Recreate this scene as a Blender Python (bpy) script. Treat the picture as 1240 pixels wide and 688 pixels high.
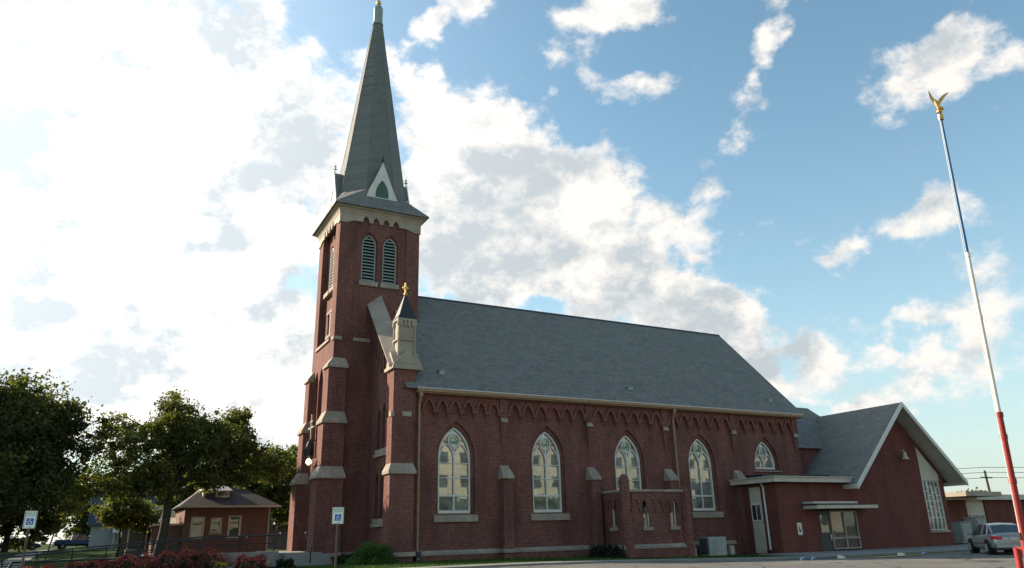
import bpy, bmesh, math, random
import numpy as np
from math import sin, cos, pi, radians, sqrt, atan2
from mathutils import Vector, Matrix
from mathutils.geometry import tessellate_polygon

# ------------------------------------------------------------------ camera, world, sun, exposure
scn = bpy.context.scene
for o in list(bpy.data.objects): bpy.data.objects.remove(o)
col = scn.collection
cam_d = bpy.data.cameras.new("camera"); cam = bpy.data.objects.new("camera", cam_d); col.objects.link(cam)
cam_d.sensor_width = 36; cam_d.lens = 36*892.56/1240; cam_d.clip_end = 3000; cam_d.clip_start = 0.1
R_ = (0.88489, -0.46524, -0.02288); U_ = (-0.12935, -0.29262, 0.94744); B_ = (-0.44749, -0.83542, -0.31911)
cam.matrix_world = Matrix(((R_[0], U_[0], B_[0], 0), (R_[1], U_[1], B_[1], 0), (R_[2], U_[2], B_[2], 1.6), (0, 0, 0, 1)))
scn.camera = cam
scn.view_settings.view_transform = 'Standard'; scn.view_settings.look = 'None'
scn.view_settings.gamma = 1; scn.view_settings.exposure = 0.95; scn.view_settings.use_curve_mapping = False
scn.render.resolution_x = 1024; scn.render.resolution_y = 568

SUN_AZ = radians(40)     # west of the church's depth axis (+Y), towards -X
SUN_EL = radians(25)
SUN = Vector((-sin(SUN_AZ)*cos(SUN_EL), cos(SUN_AZ)*cos(SUN_EL), sin(SUN_EL)))
sd = bpy.data.lights.new("sun", 'SUN'); sd.energy = 5.0; sd.angle = radians(0.5); sd.color = (1.0, 0.86, 0.68)
so = bpy.data.objects.new("sun", sd); col.objects.link(so); so.location = (-30, 80, 60)
so.rotation_euler = SUN.to_track_quat('Z', 'Y').to_euler()

W = bpy.data.worlds.new("World"); scn.world = W; W.use_nodes = True
def build_world():
    nt = W.node_tree; N = nt.nodes; L = nt.links; N.clear()
    out = N.new('ShaderNodeOutputWorld'); bg = N.new('ShaderNodeBackground'); L.new(bg.outputs[0], out.inputs[0])
    bg.inputs[1].default_value = 0.06
    sky = N.new('ShaderNodeTexSky'); sky.sky_type = 'NISHITA'; sky.sun_disc = False
    sky.sun_elevation = SUN_EL; sky.sun_rotation = -SUN_AZ
    sky.air_density = 1.0; sky.dust_density = 0.5; sky.ozone_density = 1.6
    tc = N.new('ShaderNodeTexCoord'); D = tc.outputs['Generated']
    def math_(op, a, b=None, c=None, clamp=False):
        n = N.new('ShaderNodeMath'); n.operation = op; n.use_clamp = clamp
        for i, x in enumerate((a, b, c)):
            if x is None: continue
            if isinstance(x, (int, float)): n.inputs[i].default_value = x
            else: L.new(x, n.inputs[i])
        return n.outputs[0]
    def dot(vec, c):
        n = N.new('ShaderNodeVectorMath'); n.operation = 'DOT_PRODUCT'; L.new(vec, n.inputs[0]); n.inputs[1].default_value = c
        return n.outputs['Value']
    # domain warp so that the big cloud banks have ragged outlines
    wn = N.new('ShaderNodeTexNoise'); wn.inputs['Scale'].default_value = 7; wn.inputs['Detail'].default_value = 5; L.new(D, wn.inputs['Vector'])
    ws = N.new('ShaderNodeVectorMath'); ws.operation = 'SUBTRACT'; L.new(wn.outputs['Color'], ws.inputs[0]); ws.inputs[1].default_value = (.5, .5, .5)
    wm = N.new('ShaderNodeVectorMath'); wm.operation = 'SCALE'; L.new(ws.outputs[0], wm.inputs[0]); wm.inputs['Scale'].default_value = 0.10
    wa = N.new('ShaderNodeVectorMath'); wa.operation = 'ADD'; L.new(D, wa.inputs[0]); L.new(wm.outputs[0], wa.inputs[1]); DW = wa.outputs[0]
    banks = BANKS
    cov = None
    for b in banks:
        d, u, v, s = b[0:3], b[3:6], b[6:9], b[9]
        # subtract so that u.d = 0 at the bank's centre is already true (u, v are orthogonal to d)
        a = dot(DW, u); c = dot(DW, v)
        r2 = math_('ADD', math_('MULTIPLY', a, a), math_('MULTIPLY', c, c))
        g = math_('EXPONENT', math_('MULTIPLY', r2, -1.0))
        front = math_('GREATER_THAN', dot(D, d), 0.0)
        g = math_('MULTIPLY', math_('MULTIPLY', g, s), front)
        cov = g if cov is None else math_('ADD', cov, g)
    # stretched coordinates: clouds flatter towards the horizon
    mp = N.new('ShaderNodeMapping'); mp.inputs['Scale'].default_value = (1, 1, 1.35); L.new(D, mp.inputs[0])
    def noise(scale, detail, rough, off=(0, 0, 0)):
        m2 = N.new('ShaderNodeMapping'); m2.inputs['Location'].default_value = off; L.new(mp.outputs[0], m2.inputs[0])
        n = N.new('ShaderNodeTexNoise'); n.inputs['Scale'].default_value = scale; n.inputs['Detail'].default_value = detail
        n.inputs['Roughness'].default_value = rough; L.new(m2.outputs[0], n.inputs['Vector']); return n.outputs['Fac']
    n1 = noise(10.0, 14, .64); n1s = noise(10.0, 14, .64, (0.014, -0.008, -0.034))
    vo = N.new('ShaderNodeTexVoronoi'); vo.feature = 'SMOOTH_F1'; vo.inputs['Scale'].default_value = 24; vo.inputs['Smoothness'].default_value = .6
    vw = N.new('ShaderNodeVectorMath'); vw.operation = 'SCALE'; L.new(wm.outputs[0], vw.inputs[0]); vw.inputs['Scale'].default_value = .8
    va = N.new('ShaderNodeVectorMath'); va.operation = 'ADD'; L.new(mp.outputs[0], va.inputs[0]); L.new(vw.outputs[0], va.inputs[1]); L.new(va.outputs[0], vo.inputs['Vector'])
    puff = math_('MULTIPLY', math_('SUBTRACT', .42, vo.outputs['Distance']), .45)
    n2 = noise(3.4, 4, .5, (3.1, 1.2, 0))
    # elsewhere in the sky (behind the viewer): scattered cloud from the low-frequency noise
    wide = math_('MULTIPLY', math_('GREATER_THAN', n2, .5), .3)
    back = math_('MULTIPLY', math_('LESS_THAN', dot(D, (0.45, 0.84, 0.0)), 0.2), wide)
    cov = math_('ADD', cov, back)
    dens = math_('ADD', math_('ADD', math_('MULTIPLY', cov, 1.12), math_('MULTIPLY', puff, math_('GREATER_THAN', cov, -.2))), math_('MULTIPLY', math_('SUBTRACT', n1, .5), 3.0))
    n4 = noise(7.5, 6, .5, (5.3, 2.4, .7))
    hole = N.new('ShaderNodeMapRange'); hole.interpolation_type = 'SMOOTHSTEP'; L.new(n4, hole.inputs[0]); hole.inputs[1].default_value = .48; hole.inputs[2].default_value = .64; hole.inputs[4].default_value = .75
    dens = math_('SUBTRACT', dens, hole.outputs[0])
    mr = N.new('ShaderNodeMapRange'); mr.interpolation_type = 'SMOOTHSTEP'; L.new(dens, mr.inputs[0])
    mr.inputs[1].default_value = 0.32; mr.inputs[2].default_value = 0.98
    alpha = mr.outputs[0]
    # sunward edges bright, thick parts greyer
    lit = math_('MULTIPLY', math_('SUBTRACT', n1, n1s), 4.5)
    n3 = noise(5.2, 7, .55, (1.7, .4, 2.2))
    t1 = N.new('ShaderNodeMapRange'); t1.interpolation_type = 'SMOOTHSTEP'; L.new(n3, t1.inputs[0]); t1.inputs[1].default_value = .43; t1.inputs[2].default_value = .60; t1.inputs[4].default_value = .8
    t2 = N.new('ShaderNodeMapRange'); L.new(dens, t2.inputs[0]); t2.inputs[1].default_value = .6; t2.inputs[2].default_value = 1.1
    shade = math_('SUBTRACT', math_('ADD', .92, lit), math_('MULTIPLY', t1.outputs[0], t2.outputs[0]), clamp=True)
    mix = N.new('ShaderNodeMix'); mix.data_type = 'RGBA'; L.new(shade, mix.inputs[0])
    mix.inputs[6].default_value = (5.0, 5.5, 5.8, 1); mix.inputs[7].default_value = (9.0, 8.6, 8.1, 1)
    # forward scattering: cloud near the sun is much brighter
    ds = dot(D, tuple(SUN)); f1 = math_('POWER', math_('MAXIMUM', ds, 0.0), 3.2)
    boost = math_('ADD', 1.0, math_('MULTIPLY', f1, .85))
    cb = N.new('ShaderNodeVectorMath'); cb.operation = 'SCALE'; L.new(mix.outputs[2], cb.inputs[0]); L.new(boost, cb.inputs['Scale'])
    # milky veil round the sun
    veil = math_('MULTIPLY', math_('POWER', math_('MAXIMUM', ds, 0.0), 4.5), .75)
    vb = N.new('ShaderNodeVectorMath'); vb.operation = 'SCALE'; vb.inputs[0].default_value = (9.5, 8.8, 8.0); L.new(veil, vb.inputs['Scale'])
    sk = N.new('ShaderNodeVectorMath'); sk.operation = 'MULTIPLY'; L.new(sky.outputs[0], sk.inputs[0]); sk.inputs[1].default_value = SKYK
    s0 = N.new('ShaderNodeVectorMath'); s0.operation = 'ADD'; L.new(sk.outputs[0], s0.inputs[0]); L.new(vb.outputs[0], s0.inputs[1])
    spz = N.new('ShaderNodeSeparateXYZ'); L.new(D, spz.inputs[0])
    hz_ = math_('POWER', math_('SUBTRACT', 1.0, math_('ABSOLUTE', spz.outputs[2])), 4.5)       # pale summer haze low in the sky
    hs_ = N.new('ShaderNodeMix'); hs_.data_type = 'RGBA'; L.new(math_('MULTIPLY', hz_, .92), hs_.inputs[0]); L.new(s0.outputs[0], hs_.inputs[6]); hs_.inputs[7].default_value = (5.5, 6.0, 6.0, 1)
    class _O: pass
    sa = _O(); sa.outputs = [hs_.outputs[2]]
    fin = N.new('ShaderNodeMix'); fin.data_type = 'RGBA'; L.new(alpha, fin.inputs[0]); L.new(sa.outputs[0], fin.inputs[6]); L.new(cb.outputs[0], fin.inputs[7])
    L.new(fin.outputs[2], bg.inputs[0])
SKYK = (1.85, 2.15, 1.88)
# cloud banks: direction, two orthogonal axes divided by angular radius, strength
BANKS = [
(-0.076, 0.906, 0.415, 2.8, -0.044, 0.61, 0.34, 1.2, -2.56, 1.75),
(0.044, 0.983, 0.176, 2.609, -0.144, 0.149, 1.128, 1.531, -8.838, 1.0),
(0.33, 0.736, 0.592, 11.361, -5.244, 0.187, 2.257, 5.074, -7.567, 0.75),
(0.4, 0.811, 0.427, 5.387, -2.628, -0.052, 1.324, 2.915, -6.774, 0.85),
(0.559, 0.761, 0.328, 3.594, -1.745, -2.079, -1.963, 4.654, -7.458, 0.85),
(0.685, 0.694, 0.222, 3.882, -3.085, -2.349, -2.093, 5.562, -10.925, 0.8),
(0.801, 0.569, 0.184, 3.98, -4.953, -2.014, -0.68, 5.977, -15.539, 0.7),
(0.856, 0.437, 0.276, 8.412, -10.649, -9.249, -0.061, 12.739, -20.01, 0.7),
(0.806, 0.472, 0.358, 11.605, -16.305, -4.61, 5.085, 8.306, -22.426, 0.72),
(0.769, 0.406, 0.493, 9.193, -9.503, -6.516, 4.24, 9.408, -14.367, 0.85),
(0.64, 0.53, 0.556, 24.964, -17.628, -11.924, 1.912, 6.603, -8.504, 1.1),
(0.491, 0.613, 0.618, 9.329, -6.251, -1.215, 8.695, 14.682, -21.479, 0.75),
(0.561, 0.629, 0.539, 16.944, -11.542, -4.161, 14.166, 35.023, -55.624, 0.6),
(0.422, 0.705, 0.569, 25.331, -14.188, -1.199, 11.952, 23.676, -38.186, 0.6),
(0.765, 0.552, 0.333, 10.897, -16.226, 1.848, 21.974, 9.314, -65.93, 0.65),
(0.823, 0.391, 0.413, 18.912, -28.81, -10.436, 9.233, 12.304, -30.049, 0.65),
(0.628, 0.652, 0.426, 29.223, -24.852, -5.026, 11.022, 19.684, -46.391, 0.6),
(0.814, 0.341, 0.471, 23.374, -34.948, -15.095, 14.975, 17.249, -38.39, 0.55),
(0.5, 0.739, 0.452, 12.988, -5.455, -5.442, -2.219, 12.849, -18.524, 0.55),
(0.859, 0.467, 0.211, 5.914, -10.01, -1.903, 1.869, 5.735, -20.329, 0.6),
(0.162, 0.805, 0.571, 15.768, -1.26, -2.699, -1.976, 7.603, -10.153, -.55),
(0.395, 0.675, 0.623, 20.818, -11.387, -0.855, 6.671, 13.212, -18.566, -0.5),
(0.327, 0.782, 0.531, 16.892, -7.35, 0.43, 4.86, 11.229, -19.515, 0.3),
]
build_world()

# ------------------------------------------------------------------ helpers
def smooth01(t): t = max(0, min(1, t)); return t*t*(3-2*t)
def gz(x, y):
    dip = -0.38*smooth01((x-18)/24)*smooth01((y-25)/9)*(1-smooth01((x-95)/60))
    rise = 0.85*smooth01((y-52)/34)*(1-smooth01((x-10)/14))
    return dip + rise

class MB:
    def __init__(s): s.v = []; s.f = []; s.sm = False
    def add(s, vs, fs):
        b = len(s.v); s.v += [tuple(p) for p in vs]; s.f += [tuple(i+b for i in f) for f in fs]; return s
    def box(s, x0, y0, z0, x1, y1, z1):
        return s.add([(x0,y0,z0),(x1,y0,z0),(x1,y1,z0),(x0,y1,z0),(x0,y0,z1),(x1,y0,z1),(x1,y1,z1),(x0,y1,z1)],
                     [(0,3,2,1),(4,5,6,7),(0,1,5,4),(1,2,6,5),(2,3,7,6),(3,0,4,7)])
    def cbox(s, c, h, rz=0.0):
        cs, sn = cos(rz), sin(rz); vs = []
        for dz in (-1, 1):
            for dx, dy in ((-1,-1),(1,-1),(1,1),(-1,1)):
                x, y = dx*h[0], dy*h[1]; vs.append((c[0]+x*cs-y*sn, c[1]+x*sn+y*cs, c[2]+dz*h[2]))
        return s.add(vs, [(0,3,2,1),(4,5,6,7),(0,1,5,4),(1,2,6,5),(2,3,7,6),(3,0,4,7)])
    def loft(s, rings, cap=True, closed=True):
        n = len(rings[0]); b = len(s.v)
        for r in rings: s.v += [tuple(p) for p in r]
        for k in range(len(rings)-1):
            for i in range(n if closed else n-1):
                j = (i+1) % n; s.f.append((b+k*n+i, b+k*n+j, b+(k+1)*n+j, b+(k+1)*n+i))
        if cap: s.f.append(tuple(b+i for i in reversed(range(n)))); s.f.append(tuple(b+(len(rings)-1)*n+i for i in range(n)))
        return s
    def prism(s, poly, m, w0, w1):
        return s.loft([[m(u, v, w0) for u, v in poly], [m(u, v, w1) for u, v in poly]])
    def wall(s, outer, holes, m, w0=0.0, depth=0.0, rim=0.0):
        """a flat face with holes; each hole gets reveals of `depth`, the outline gets a rim"""
        loops = [outer]+holes; allp = [p for l in loops for p in l]
        tris = tessellate_polygon([[Vector((u, v, 0)) for u, v in l] for l in loops])
        s.add([m(u, v, w0) for u, v in allp], [tuple(t) for t in tris])
        if depth:
            for h in holes: s.loft([[m(u, v, w0) for u, v in h], [m(u, v, w0+depth) for u, v in h]], cap=False)
        if rim: s.loft([[m(u, v, w0) for u, v in outer], [m(u, v, w0+rim) for u, v in outer]], cap=False)
        return s
    def ribbon(s, path, wd, m, w0, w1, closed=False):
        n = len(path); L = []; Rr = []
        for i, p in enumerate(path):
            a = path[(i-1) % n] if (closed or i) else p; b = path[(i+1) % n] if (closed or i < n-1) else p
            d = Vector((b[0]-a[0], b[1]-a[1])); d = d.normalized() if d.length else Vector((1, 0)); nn = Vector((-d.y, d.x))*wd/2
            L.append((p[0]+nn.x, p[1]+nn.y)); Rr.append((p[0]-nn.x, p[1]-nn.y))
        rings = [[m(*L[i], w0), m(*Rr[i], w0), m(*Rr[i], w1), m(*L[i], w1)] for i in range(n)]
        if closed: rings.append(rings[0])
        return s.loft(rings, cap=not closed)
    def tube(s, pts, r, n=8, cap=True):
        pts = [Vector(p) for p in pts]; rings = []; rr = r if isinstance(r, (list, tuple)) else [r]*len(pts)
        ref = None
        for i, p in enumerate(pts):
            d = (pts[min(i+1, len(pts)-1)]-pts[max(i-1, 0)]).normalized()
            if ref is None: ref = d.cross(Vector((0.31, 0.17, 0.93)) if abs(d.z) < .9 else Vector((1, 0, 0))).normalized()
            a = (ref - d*ref.dot(d)).normalized(); ref = a; b = d.cross(a)
            rings.append([p+(a*cos(2*pi*k/n)+b*sin(2*pi*k/n))*rr[i] for k in range(n)])
        return s.loft(rings, cap)
    def lathe(s, prof, c, n=16, rot=0.0, axis='z'):
        rings = []
        for r, z in prof:
            if axis == 'z': rings.append([(c[0]+r*cos(2*pi*k/n+rot), c[1]+r*sin(2*pi*k/n+rot), c[2]+z) for k in range(n)])
            else: rings.append([(c[0]+r*cos(2*pi*k/n+rot), c[1]+z, c[2]+r*sin(2*pi*k/n+rot)) for k in range(n)])
        return s.loft(rings)
    def build(s, name, mat, parent=None, smooth=False, label=None, bevel=0, kind=None):
        if not s.v: return None
        off = Vector((0, 0, 0)); p = parent
        while p is not None: off += p.location; p = p.parent
        me = bpy.data.meshes.new(name); me.from_pydata([(a-off.x, b-off.y, c-off.z) for a, b, c in s.v], [], s.f)
        bm = bmesh.new(); bm.from_mesh(me); bmesh.ops.remove_doubles(bm, verts=bm.verts, dist=1e-5)
        bmesh.ops.recalc_face_normals(bm, faces=bm.faces); bm.to_mesh(me); bm.free()
        if smooth:
            me.polygons.foreach_set('use_smooth', [True]*len(me.polygons)); me.set_sharp_from_angle(angle=radians(40))
        me.materials.append(mat); o = bpy.data.objects.new(name, me); col.objects.link(o)
        if parent: o.parent = parent
        if label: o['label'] = label
        if kind: o['kind'] = kind
        if bevel:
            b = o.modifiers.new('bevel', 'BEVEL'); b.width = bevel; b.segments = 2; b.limit_method = 'ANGLE'; b.angle_limit = radians(35)
        return o

def tag(o, label, cat, group=None):
    o['label'] = label; o['category'] = cat
    if group: o['group'] = group
    return o
def thing(name, loc, label, cat, group=None):
    o = bpy.data.objects.new(name, None); col.objects.link(o); o.location = loc; o.empty_display_size = .3
    return tag(o, label, cat, group)
def copy_tree(o, parent=None):
    c = o.copy(); col.objects.link(c); c.parent = parent
    for ch in [x for x in o.children]: copy_tree(ch, c)
    return c
def mS(Y):   # plane facing -Y ; u = X, v = Z, w inward
    return lambda u, v, w: (u, Y+w, v)
def mW(X):   # plane facing -X ; u = Y
    return lambda u, v, w: (X+w, u, v)
def mN(Y): return lambda u, v, w: (u, Y-w, v)
def mE(X): return lambda u, v, w: (X-w, u, v)
def arch(uc, a, z0, zs, za, n=8):
    h = za-zs; r = (a*a+h*h)/(2*a); pts = [(uc-a, z0), (uc+a, z0)]
    t1 = atan2(h, r-a)
    for k in range(n+1): t = t1*k/n; pts.append((uc+a-r+r*cos(t), zs+r*sin(t)))
    for k in range(n-1, -1, -1): t = t1*k/n; pts.append((uc-a+r-r*cos(t), zs+r*sin(t)))
    return pts
def arch_top(uc, a, zs, za, n=8):
    return arch(uc, a, zs-1, zs, za, n)[2:]
def rect(u0, v0, u1, v1): return [(u0, v0), (u1, v0), (u1, v1), (u0, v1)]

# ------------------------------------------------------------------ materials
def newmat(name):
    m = bpy.data.materials.new(name); m.use_nodes = True
    nt = m.node_tree; b = nt.nodes.get('Principled BSDF'); return m, nt, b
def ramp(nt, fac, stops):
    r = nt.nodes.new('ShaderNodeValToRGB'); e = r.color_ramp.elements
    while len(e) < len(stops): e.new(.5)
    for i, (p, c) in enumerate(stops): e[i].position = p; e[i].color = (*c, 1)
    nt.links.new(fac, r.inputs[0]); return r.outputs[0]
def noise_mat(name, c1, c2, scale=3.0, rough=.85, bump=0.0, detail=6, c3=None, big=None, metallic=0, spec=.3):
    m, nt, b = newmat(name); L = nt.links
    g = nt.nodes.new('ShaderNodeNewGeometry'); n = nt.nodes.new('ShaderNodeTexNoise'); n.inputs['Scale'].default_value = scale
    n.inputs['Detail'].default_value = detail; n.inputs['Roughness'].default_value = .6; L.new(g.outputs['Position'], n.inputs['Vector'])
    c = ramp(nt, n.outputs['Fac'], [(.3, c1), (.7, c2)])
    if big:
        n2 = nt.nodes.new('ShaderNodeTexNoise'); n2.inputs['Scale'].default_value = big[0]; n2.inputs['Detail'].default_value = 3; L.new(g.outputs['Position'], n2.inputs['Vector'])
        f = ramp(nt, n2.outputs['Fac'], [(.35, (0,)*3), (.65, (1,)*3)])
        mx = nt.nodes.new('ShaderNodeMix'); mx.data_type = 'RGBA'; L.new(f, mx.inputs[0]); L.new(c, mx.inputs[6]); mx.inputs[7].default_value = (*big[1], 1)
        sc = nt.nodes.new('ShaderNodeMath'); sc.operation = 'MULTIPLY'; L.new(f, sc.inputs[0]); sc.inputs[1].default_value = big[2]; L.new(sc.outputs[0], mx.inputs[0]); c = mx.outputs[2]
    L.new(c, b.inputs['Base Color']); b.inputs['Roughness'].default_value = rough; b.inputs['Metallic'].default_value = metallic
    b.inputs['Specular IOR Level'].default_value = spec
    if bump:
        bp = nt.nodes.new('ShaderNodeBump'); bp.inputs['Strength'].default_value = bump; bp.inputs['Distance'].default_value = .02
        L.new(n.outputs['Fac'], bp.inputs['Height']); L.new(bp.outputs[0], b.inputs['Normal'])
    return m
def facing_uv(nt):
    """brick coordinates in metres on any upright wall: u along the wall, v = height"""
    L = nt.links; g = nt.nodes.new('ShaderNodeNewGeometry')
    sp = nt.nodes.new('ShaderNodeSeparateXYZ'); L.new(g.outputs['Position'], sp.inputs[0])
    sn = nt.nodes.new('ShaderNodeSeparateXYZ'); L.new(g.outputs['True Normal'], sn.inputs[0])
    ab = nt.nodes.new('ShaderNodeMath'); ab.operation = 'ABSOLUTE'; L.new(sn.outputs[0], ab.inputs[0])
    gt = nt.nodes.new('ShaderNodeMath'); gt.operation = 'GREATER_THAN'; L.new(ab.outputs[0], gt.inputs[0]); gt.inputs[1].default_value = .7
    mx = nt.nodes.new('ShaderNodeMix'); mx.data_type = 'FLOAT'; L.new(gt.outputs[0], mx.inputs[0]); L.new(sp.outputs[0], mx.inputs[2]); L.new(sp.outputs[1], mx.inputs[3])
    cb = nt.nodes.new('ShaderNodeCombineXYZ'); L.new(mx.outputs[0], cb.inputs[0]); L.new(sp.outputs[2], cb.inputs[1])
    return g, cb.outputs[0], sp
def brick_mat(name, c1, c2, mortar, bw=.30, bh=.105, ms=.016, weather=(.10, .075, .06), wamt=.35, rough=.9):
    m, nt, b = newmat(name); L = nt.links; g, uv, sp = facing_uv(nt)
    t = nt.nodes.new('ShaderNodeTexBrick'); L.new(uv, t.inputs['Vector'])
    t.inputs['Color1'].default_value = (*c1, 1); t.inputs['Color2'].default_value = (*c2, 1); t.inputs['Mortar'].default_value = (*mortar, 1)
    t.inputs['Scale'].default_value = 1; t.inputs['Mortar Size'].default_value = ms; t.inputs['Mortar Smooth'].default_value = .2
    t.inputs['Brick Width'].default_value = bw; t.inputs['Row Height'].default_value = bh; t.inputs['Bias'].default_value = -.1
    n = nt.nodes.new('ShaderNodeTexNoise'); n.inputs['Scale'].default_value = .55; n.inputs['Detail'].default_value = 7; n.inputs['Roughness'].default_value = .65; wmap = nt.nodes.new('ShaderNodeMapping'); wmap.inputs['Scale'].default_value = (1.5, 1.5, .45); L.new(g.outputs['Position'], wmap.inputs[0]); L.new(wmap.outputs[0], n.inputs['Vector'])
    f = nt.nodes.new('ShaderNodeMapRange'); L.new(n.outputs['Fac'], f.inputs[0]); f.inputs[1].default_value = .42; f.inputs[2].default_value = .66; f.inputs[4].default_value = wamt
    mx = nt.nodes.new('ShaderNodeMix'); mx.data_type = 'RGBA'; L.new(f.outputs[0], mx.inputs[0]); L.new(t.outputs['Color'], mx.inputs[6]); mx.inputs[7].default_value = (*weather, 1)
    # fine speckle, so no two bricks match
    n3 = nt.nodes.new('ShaderNodeTexNoise'); n3.inputs['Scale'].default_value = 7; n3.inputs['Detail'].default_value = 3; L.new(g.outputs['Position'], n3.inputs['Vector'])
    f3 = nt.nodes.new('ShaderNodeMapRange'); L.new(n3.outputs['Fac'], f3.inputs[0]); f3.inputs[1].default_value = .3; f3.inputs[2].default_value = .7; f3.inputs[3].default_value = .74; f3.inputs[4].default_value = 1.2
    m3 = nt.nodes.new('ShaderNodeVectorMath'); m3.operation = 'SCALE'; L.new(mx.outputs[2], m3.inputs[0]); L.new(f3.outputs[0], m3.inputs['Scale'])
    L.new(m3.outputs[0], b.inputs['Base Color']); b.inputs['Roughness'].default_value = rough; b.inputs['Specular IOR Level'].default_value = .2
    bp = nt.nodes.new('ShaderNodeBump'); bp.inputs['Strength'].default_value = .5; bp.inputs['Distance'].default_value = .012; bp.invert = True
    L.new(t.outputs['Fac'], bp.inputs['Height']); L.new(bp.outputs[0], b.inputs['Normal'])
    return m
def shingle_mat(name, c1, c2, row=.17, wd=.3, streak=(.1, .11, .11), along='x'):
    m, nt, b = newmat(name); L = nt.links
    g = nt.nodes.new('ShaderNodeNewGeometry'); sp = nt.nodes.new('ShaderNodeSeparateXYZ'); L.new(g.outputs['Position'], sp.inputs[0])
    cb = nt.nodes.new('ShaderNodeCombineXYZ')
    if along == 'x': L.new(sp.outputs[0], cb.inputs[0])
    elif along == 'y': L.new(sp.outputs[1], cb.inputs[0])
    else:
        a = nt.nodes.new('ShaderNodeMath'); a.operation = 'ADD'; L.new(sp.outputs[0], a.inputs[0]); L.new(sp.outputs[1], a.inputs[1]); L.new(a.outputs[0], cb.inputs[0])
    L.new(sp.outputs[2], cb.inputs[1])
    t = nt.nodes.new('ShaderNodeTexBrick'); L.new(cb.outputs[0], t.inputs['Vector'])
    t.inputs['Color1'].default_value = (*c1, 1); t.inputs['Color2'].default_value = (*c2, 1); t.inputs['Mortar'].default_value = (*[x*.55 for x in c1], 1)
    t.inputs['Scale'].default_value = 1; t.inputs['Mortar Size'].default_value = .012; t.inputs['Mortar Smooth'].default_value = .6; t.inputs['Brick Width'].default_value = wd; t.inputs['Row Height'].default_value = row
    mp = nt.nodes.new('ShaderNodeMapping'); mp.inputs['Scale'].default_value = (.55, .55, 2.6); L.new(g.outputs['Position'], mp.inputs[0])
    n = nt.nodes.new('ShaderNodeTexNoise'); n.inputs['Scale'].default_value = 1.0; n.inputs['Detail'].default_value = 8; n.inputs['Roughness'].default_value = .7; L.new(mp.outputs[0], n.inputs['Vector'])
    f = nt.nodes.new('ShaderNodeMapRange'); L.new(n.outputs['Fac'], f.inputs[0]); f.inputs[1].default_value = .4; f.inputs[2].default_value = .7; f.inputs[4].default_value = .6
    mx = nt.nodes.new('ShaderNodeMix'); mx.data_type = 'RGBA'; L.new(f.outputs[0], mx.inputs[0]); L.new(t.outputs['Color'], mx.inputs[6]); mx.inputs[7].default_value = (*streak, 1)
    L.new(mx.outputs[2], b.inputs['Base Color']); b.inputs['Roughness'].default_value = .8; b.inputs['Specular IOR Level'].default_value = .3
    bp = nt.nodes.new('ShaderNodeBump'); bp.inputs['Strength'].default_value = .6; bp.inputs['Distance'].default_value = .02; bp.invert = True
    L.new(t.outputs['Fac'], bp.inputs['Height']); L.new(bp.outputs[0], b.inputs['Normal'])
    return m
def paint(name, c, rough=.5, metallic=0.0, spec=.4, var=.12):
    return noise_mat(name, tuple(x*(1-var) for x in c), tuple(min(1, x*(1+var)) for x in c), scale=4, rough=rough, metallic=metallic, spec=spec)
def glass_mat(name, tint=(.13, .14, .12), gloss=.20, gcol=(.85, .9, .85), rough=.02):
    m, nt, b = newmat(name); L = nt.links
    b.inputs['Roughness'].default_value = .6
    g0 = nt.nodes.new('ShaderNodeNewGeometry'); n0 = nt.nodes.new('ShaderNodeTexNoise'); n0.inputs['Scale'].default_value = 1.6; n0.inputs['Detail'].default_value = 4; L.new(g0.outputs['Position'], n0.inputs['Vector'])
    L.new(ramp(nt, n0.outputs['Fac'], [(.38, tuple(x*.45 for x in tint)), (.62, tuple(x*1.5 for x in tint))]), b.inputs['Base Color'])
    gl = nt.nodes.new('ShaderNodeBsdfGlossy'); gl.inputs['Roughness'].default_value = rough; gl.inputs['Color'].default_value = (*gcol, 1)
    g = nt.nodes.new('ShaderNodeNewGeometry'); n = nt.nodes.new('ShaderNodeTexNoise'); n.inputs['Scale'].default_value = 1.3; n.inputs['Detail'].default_value = 2; L.new(g.outputs['Position'], n.inputs['Vector'])
    bp = nt.nodes.new('ShaderNodeBump'); bp.inputs['Strength'].default_value = .07; bp.inputs['Distance'].default_value = .02; L.new(n.outputs['Fac'], bp.inputs['Height']); L.new(bp.outputs[0], gl.inputs['Normal'])
    ms = nt.nodes.new('ShaderNodeMixShader'); ms.inputs[0].default_value = gloss; L.new(b.outputs[0], ms.inputs[1]); L.new(gl.outputs[0], ms.inputs[2])
    L.new(ms.outputs[0], nt.nodes['Material Output'].inputs['Surface']); return m
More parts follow.
